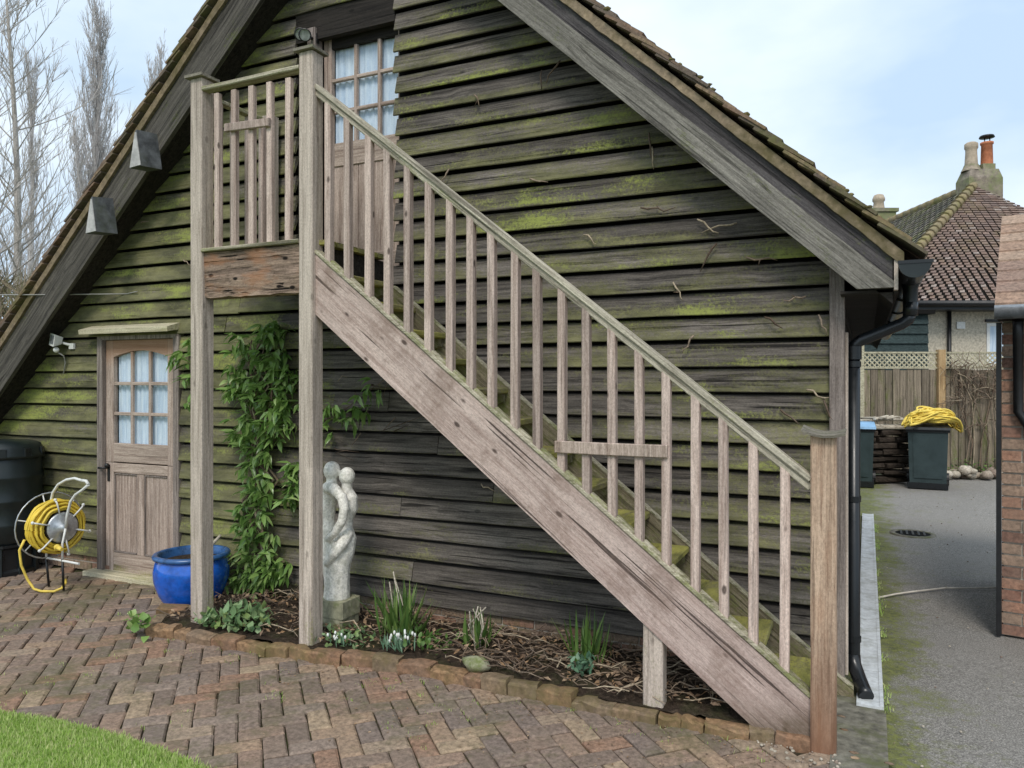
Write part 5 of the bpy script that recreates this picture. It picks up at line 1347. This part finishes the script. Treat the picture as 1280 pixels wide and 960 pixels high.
tm.add([(-.025, -.2, 2.09), (1.57, -.2, 2.09), (1.57, 1.0, 2.82), (-.025, 1.0, 2.82)], [(0, 1, 2, 3)])
tm.add([(-.025, -.2, 2.09), (-.025, 1.0, 2.82), (-.025, 1.0, 2.06), (-.025, -.1, 2.06)], [(0, 1, 2, 3)])
tm.add([(-.025, 1.0, 2.82), (1.57, 1.0, 2.82), (1.57, 1.9, 2.06), (-.025, 1.9, 2.06)], [(0, 1, 2, 3)])
obj('roof', of(tm), 'tile2', ob)
obj('gutter', of(MB().tube([(-.03, -.27, 2.07), (1.57, -.27, 2.07)], .045, 10)), 'steel', ob)
obj('downpipe', of(MB().tube([(.09, -.2, 2.02), (.09, -.16, 1.9), (.09, -.05, 1.78), (.09, -.04, 1.45), (.14, -.04, 1.36), (.3, -.04, 1.30)], .03, 10)), 'iron', ob)

# driveway details
dr = thing('drain_gully', (.45, 9.19, 0), 'sunken dark drain gully with pale rim in the driveway', 'drain')
obj('rim', MB().lathe([(.17, .0), (.175, .010), (.22, .010), (.23, -.01)], (.45, 9.19, -.004), 20), 'concrete', dr)
obj('grate', MB().lathe([(0, .006), (.17, .006)], (.45, 9.19, -.004), 20), 'hole', dr)
gr_ = MB()
for k in range(5): gr_.box(.33 + k * .055, .35 + k * .055, 9.07, 9.31, .004, .012)
obj('bars', gr_, 'iron', dr)
obj('white_cord', MB().tube([(.085, 6.35, .008), (.2, 6.5, .008), (.33, 6.64, .008), (.46, 6.76, .008), (.56, 6.86, .008), (.72, 6.93, .008), (.95, 7.06, .008), (1.3, 7.3, .008)], .008, 5), 'cord', label='thin pale cord lying across the driveway', cat='cord')
gv = MB()
for i in range(260):
    x = R.uniform(-.1, 2.6); y = R.uniform(3.4, 12.5); r = R.uniform(.003, .009)
    gv.blob((x, y, .0), (r, r, r * .7), 5, 3, .2)
for i in range(40):
    x = R.uniform(-.45, -.1); y = R.uniform(3.46, 3.6); r = R.uniform(.004, .012); gv.blob((x, y, .008), (r, r, r * .7), 5, 4, .2)
obj('loose_gravel', gv, 'rubble', label='scattered pale stone chips on the driveway and by the newel post', cat='gravel', kind='stuff')
hl = MB()
for (x, y) in ((-.093, 3.88), (-.05, 3.66), (-.045, 3.61), (.09, 3.62), (-.11, 4.03)): hl.blob((x, y, .008), (.02, .013, .004), 8, 4, .25)
obj('dead_leaves', hl, 'deadleaf', label='few dark curled leaves on the concrete by the newel post', cat='leaves', kind='stuff')

# ================================================================== BACKGROUND LEFT: trees and hedge
def tree(name, X, Z, h, mat, label, kind, seed, width, nb, group=None, r0=.2, up=(.10, .38), twigs=7, low=.08):
    rr = random.Random(seed); c = camframe(X, Z)
    t = thing(name, c, label, kind, group)
    tk = MB(); pts_ = []
    for i in range(13):
        f = i / 12; pts_.append((c[0] + .25 * math.sin(f * 5 + seed) * f, c[1] + .25 * math.cos(f * 4 + seed) * f, h * f - .1))
    tk.tube(pts_, [r0 * (1 - .93 * i / 12) for i in range(13)], 7)
    obj('trunk', tk, mat, t)
    cw = MB()
    def at(f):
        k = min(11, int(f * 12)); g_ = f * 12 - k; return Vector(pts_[k]).lerp(Vector(pts_[k + 1]), g_)
    for b_ in range(nb):
        f = low + (.93 - low) * rr.random() ** .9; p = at(f); az = rr.uniform(0, 6.283)
        prof_ = math.sin(PI * min(1, (f + .12))) ** .5 if width > .1 else 1
        spread = rr.uniform(*up); ln = h * rr.uniform(.12, .30) * (1.15 - f * .75) * width
        d = Vector((math.cos(az) * math.sin(spread), math.sin(az) * math.sin(spread), math.cos(spread)))
        q = [p]; dd = d.copy(); n = 5
        for i in range(n):
            dd = (dd + Vector((rr.uniform(-.12, .12), rr.uniform(-.12, .12), .10))).normalized(); q.append(q[-1] + dd * ln / n)
        br_ = max(.009, r0 * .20 * (1 - f) + .008)
        cw.tube(q, [br_ * (1 - .16 * i) for i in range(n + 1)], 4, False, False)
        for k in range(twigs):
            i = rr.randint(1, n); s0 = q[i]; a2 = rr.uniform(0, 6.283); sp2 = rr.uniform(up[0] + .1, up[1] + .4)
            d2 = (dd * 1.1 + Vector((math.cos(a2) * math.sin(sp2), math.sin(a2) * math.sin(sp2), math.cos(sp2)))).normalized(); l2 = ln * rr.uniform(.2, .5)
            e1 = s0 + d2 * l2 * .5 + Vector((rr.uniform(-.04, .04), rr.uniform(-.04, .04), 0)) * l2; e2 = e1 + (d2 + Vector((rr.uniform(-.2, .2), rr.uniform(-.2, .2), .15))).normalized() * l2 * .5
            rt_ = .006 * Z / 30 + .002
            cw.tube([s0, e1, e2], [rt_ * 1.2, rt_, rt_ * .6], 3, False, False)
            for m_ in range(2):
                a3 = rr.uniform(0, 6.28); d3 = (d2 + Vector((math.cos(a3), math.sin(a3), .3)) * .6).normalized(); cw.tube([e1, e1 + d3 * l2 * .4], [rt_ * .8, rt_ * .5], 3, False, False)
    obj('crown', cw, mat, t)
    return t
k_ = lambda px, Z: (px - 640) / 946 * Z
tree('poplar_tree', k_(117, 38), 38, 20.6, 'bark_haze', 'tall narrow bare poplar, the second tree from the left of the photo', 'tree', 3, 1.0, 170, 'bare poplars behind the barn', .24, (.10, .32), 9)
tree('poplar_tree', k_(100, 40), 40, 15.5, 'bark_haze', 'shorter bare poplar stem just left of the tallest narrow poplar', 'tree', 5, .8, 110, 'bare poplars behind the barn', .2, (.10, .34), 8)
tree('poplar_tree', k_(143, 41), 41, 13.5, 'bark_haze', 'low bare poplar just right of the tallest narrow poplar', 'tree', 6, .8, 80, 'bare poplars behind the barn', .16, (.10, .34), 8)
tree('poplar_tree', k_(198, 55), 55, 26.3, 'bark_haze', 'far bare poplar whose tip shows closest to the roof', 'tree', 8, .75, 130, 'bare poplars behind the barn', .24, (.08, .22), 8)
tree('poplar_tree', k_(183, 56), 56, 25.4, 'bark_haze', 'far bare poplar just left of the one closest to the roof', 'tree', 9, .6, 110, 'bare poplars behind the barn', .24, (.08, .22), 8)
tree('bare_tree', k_(18, 25), 25, 17.0, 'bark', 'large spreading bare tree at the left edge of the photo', 'tree', 12, 1.0, 85, None, .17, (.35, 1.15), 9)
tree('bare_tree', k_(-25, 22), 22, 15.0, 'bark', 'bare tree half outside the left edge with branches crossing the large tree', 'tree', 14, 1.1, 60, None, .15, (.4, 1.2), 9)
tree('poplar_tree', k_(35, 36), 36, 17.5, 'bark_haze', 'bare poplar behind the large spreading tree', 'tree', 17, .9, 80, 'bare poplars behind the barn', .2, (.10, .34), 8)
hg = MB(); rr = random.Random(4)
for i in range(5200):
    X = rr.uniform(-17, -9.0); Z = rr.uniform(17.5, 20.5); top_ = 4.9 + .9 * noise.noise((X * .5, Z * .3, 1)) - (X + 17) * .17
    z = rr.uniform(.2, 1) ** .6 * top_; a = rr.uniform(0, 6.28); el = rr.uniform(.2, 1.4); ln = rr.uniform(.3, .9)
    d = Vector((math.cos(a) * math.cos(el), math.sin(a) * math.cos(el), math.sin(el)))
    p = Vector((X, Z, z - .3)); m_ = p + d * ln * .5 + Vector((rr.uniform(-.1, .1), rr.uniform(-.1, .1), 0))
    hg.tube([p, m_, m_ + (d + Vector((rr.uniform(-.5, .5), rr.uniform(-.5, .5), .1))).normalized() * ln * .5], [.016, .011, .005], 3, False, False)
obj('hedgerow', cf(hg), 'hedge', label='tangled brown bare hedgerow behind the left roof slope', cat='hedge', kind='stuff')
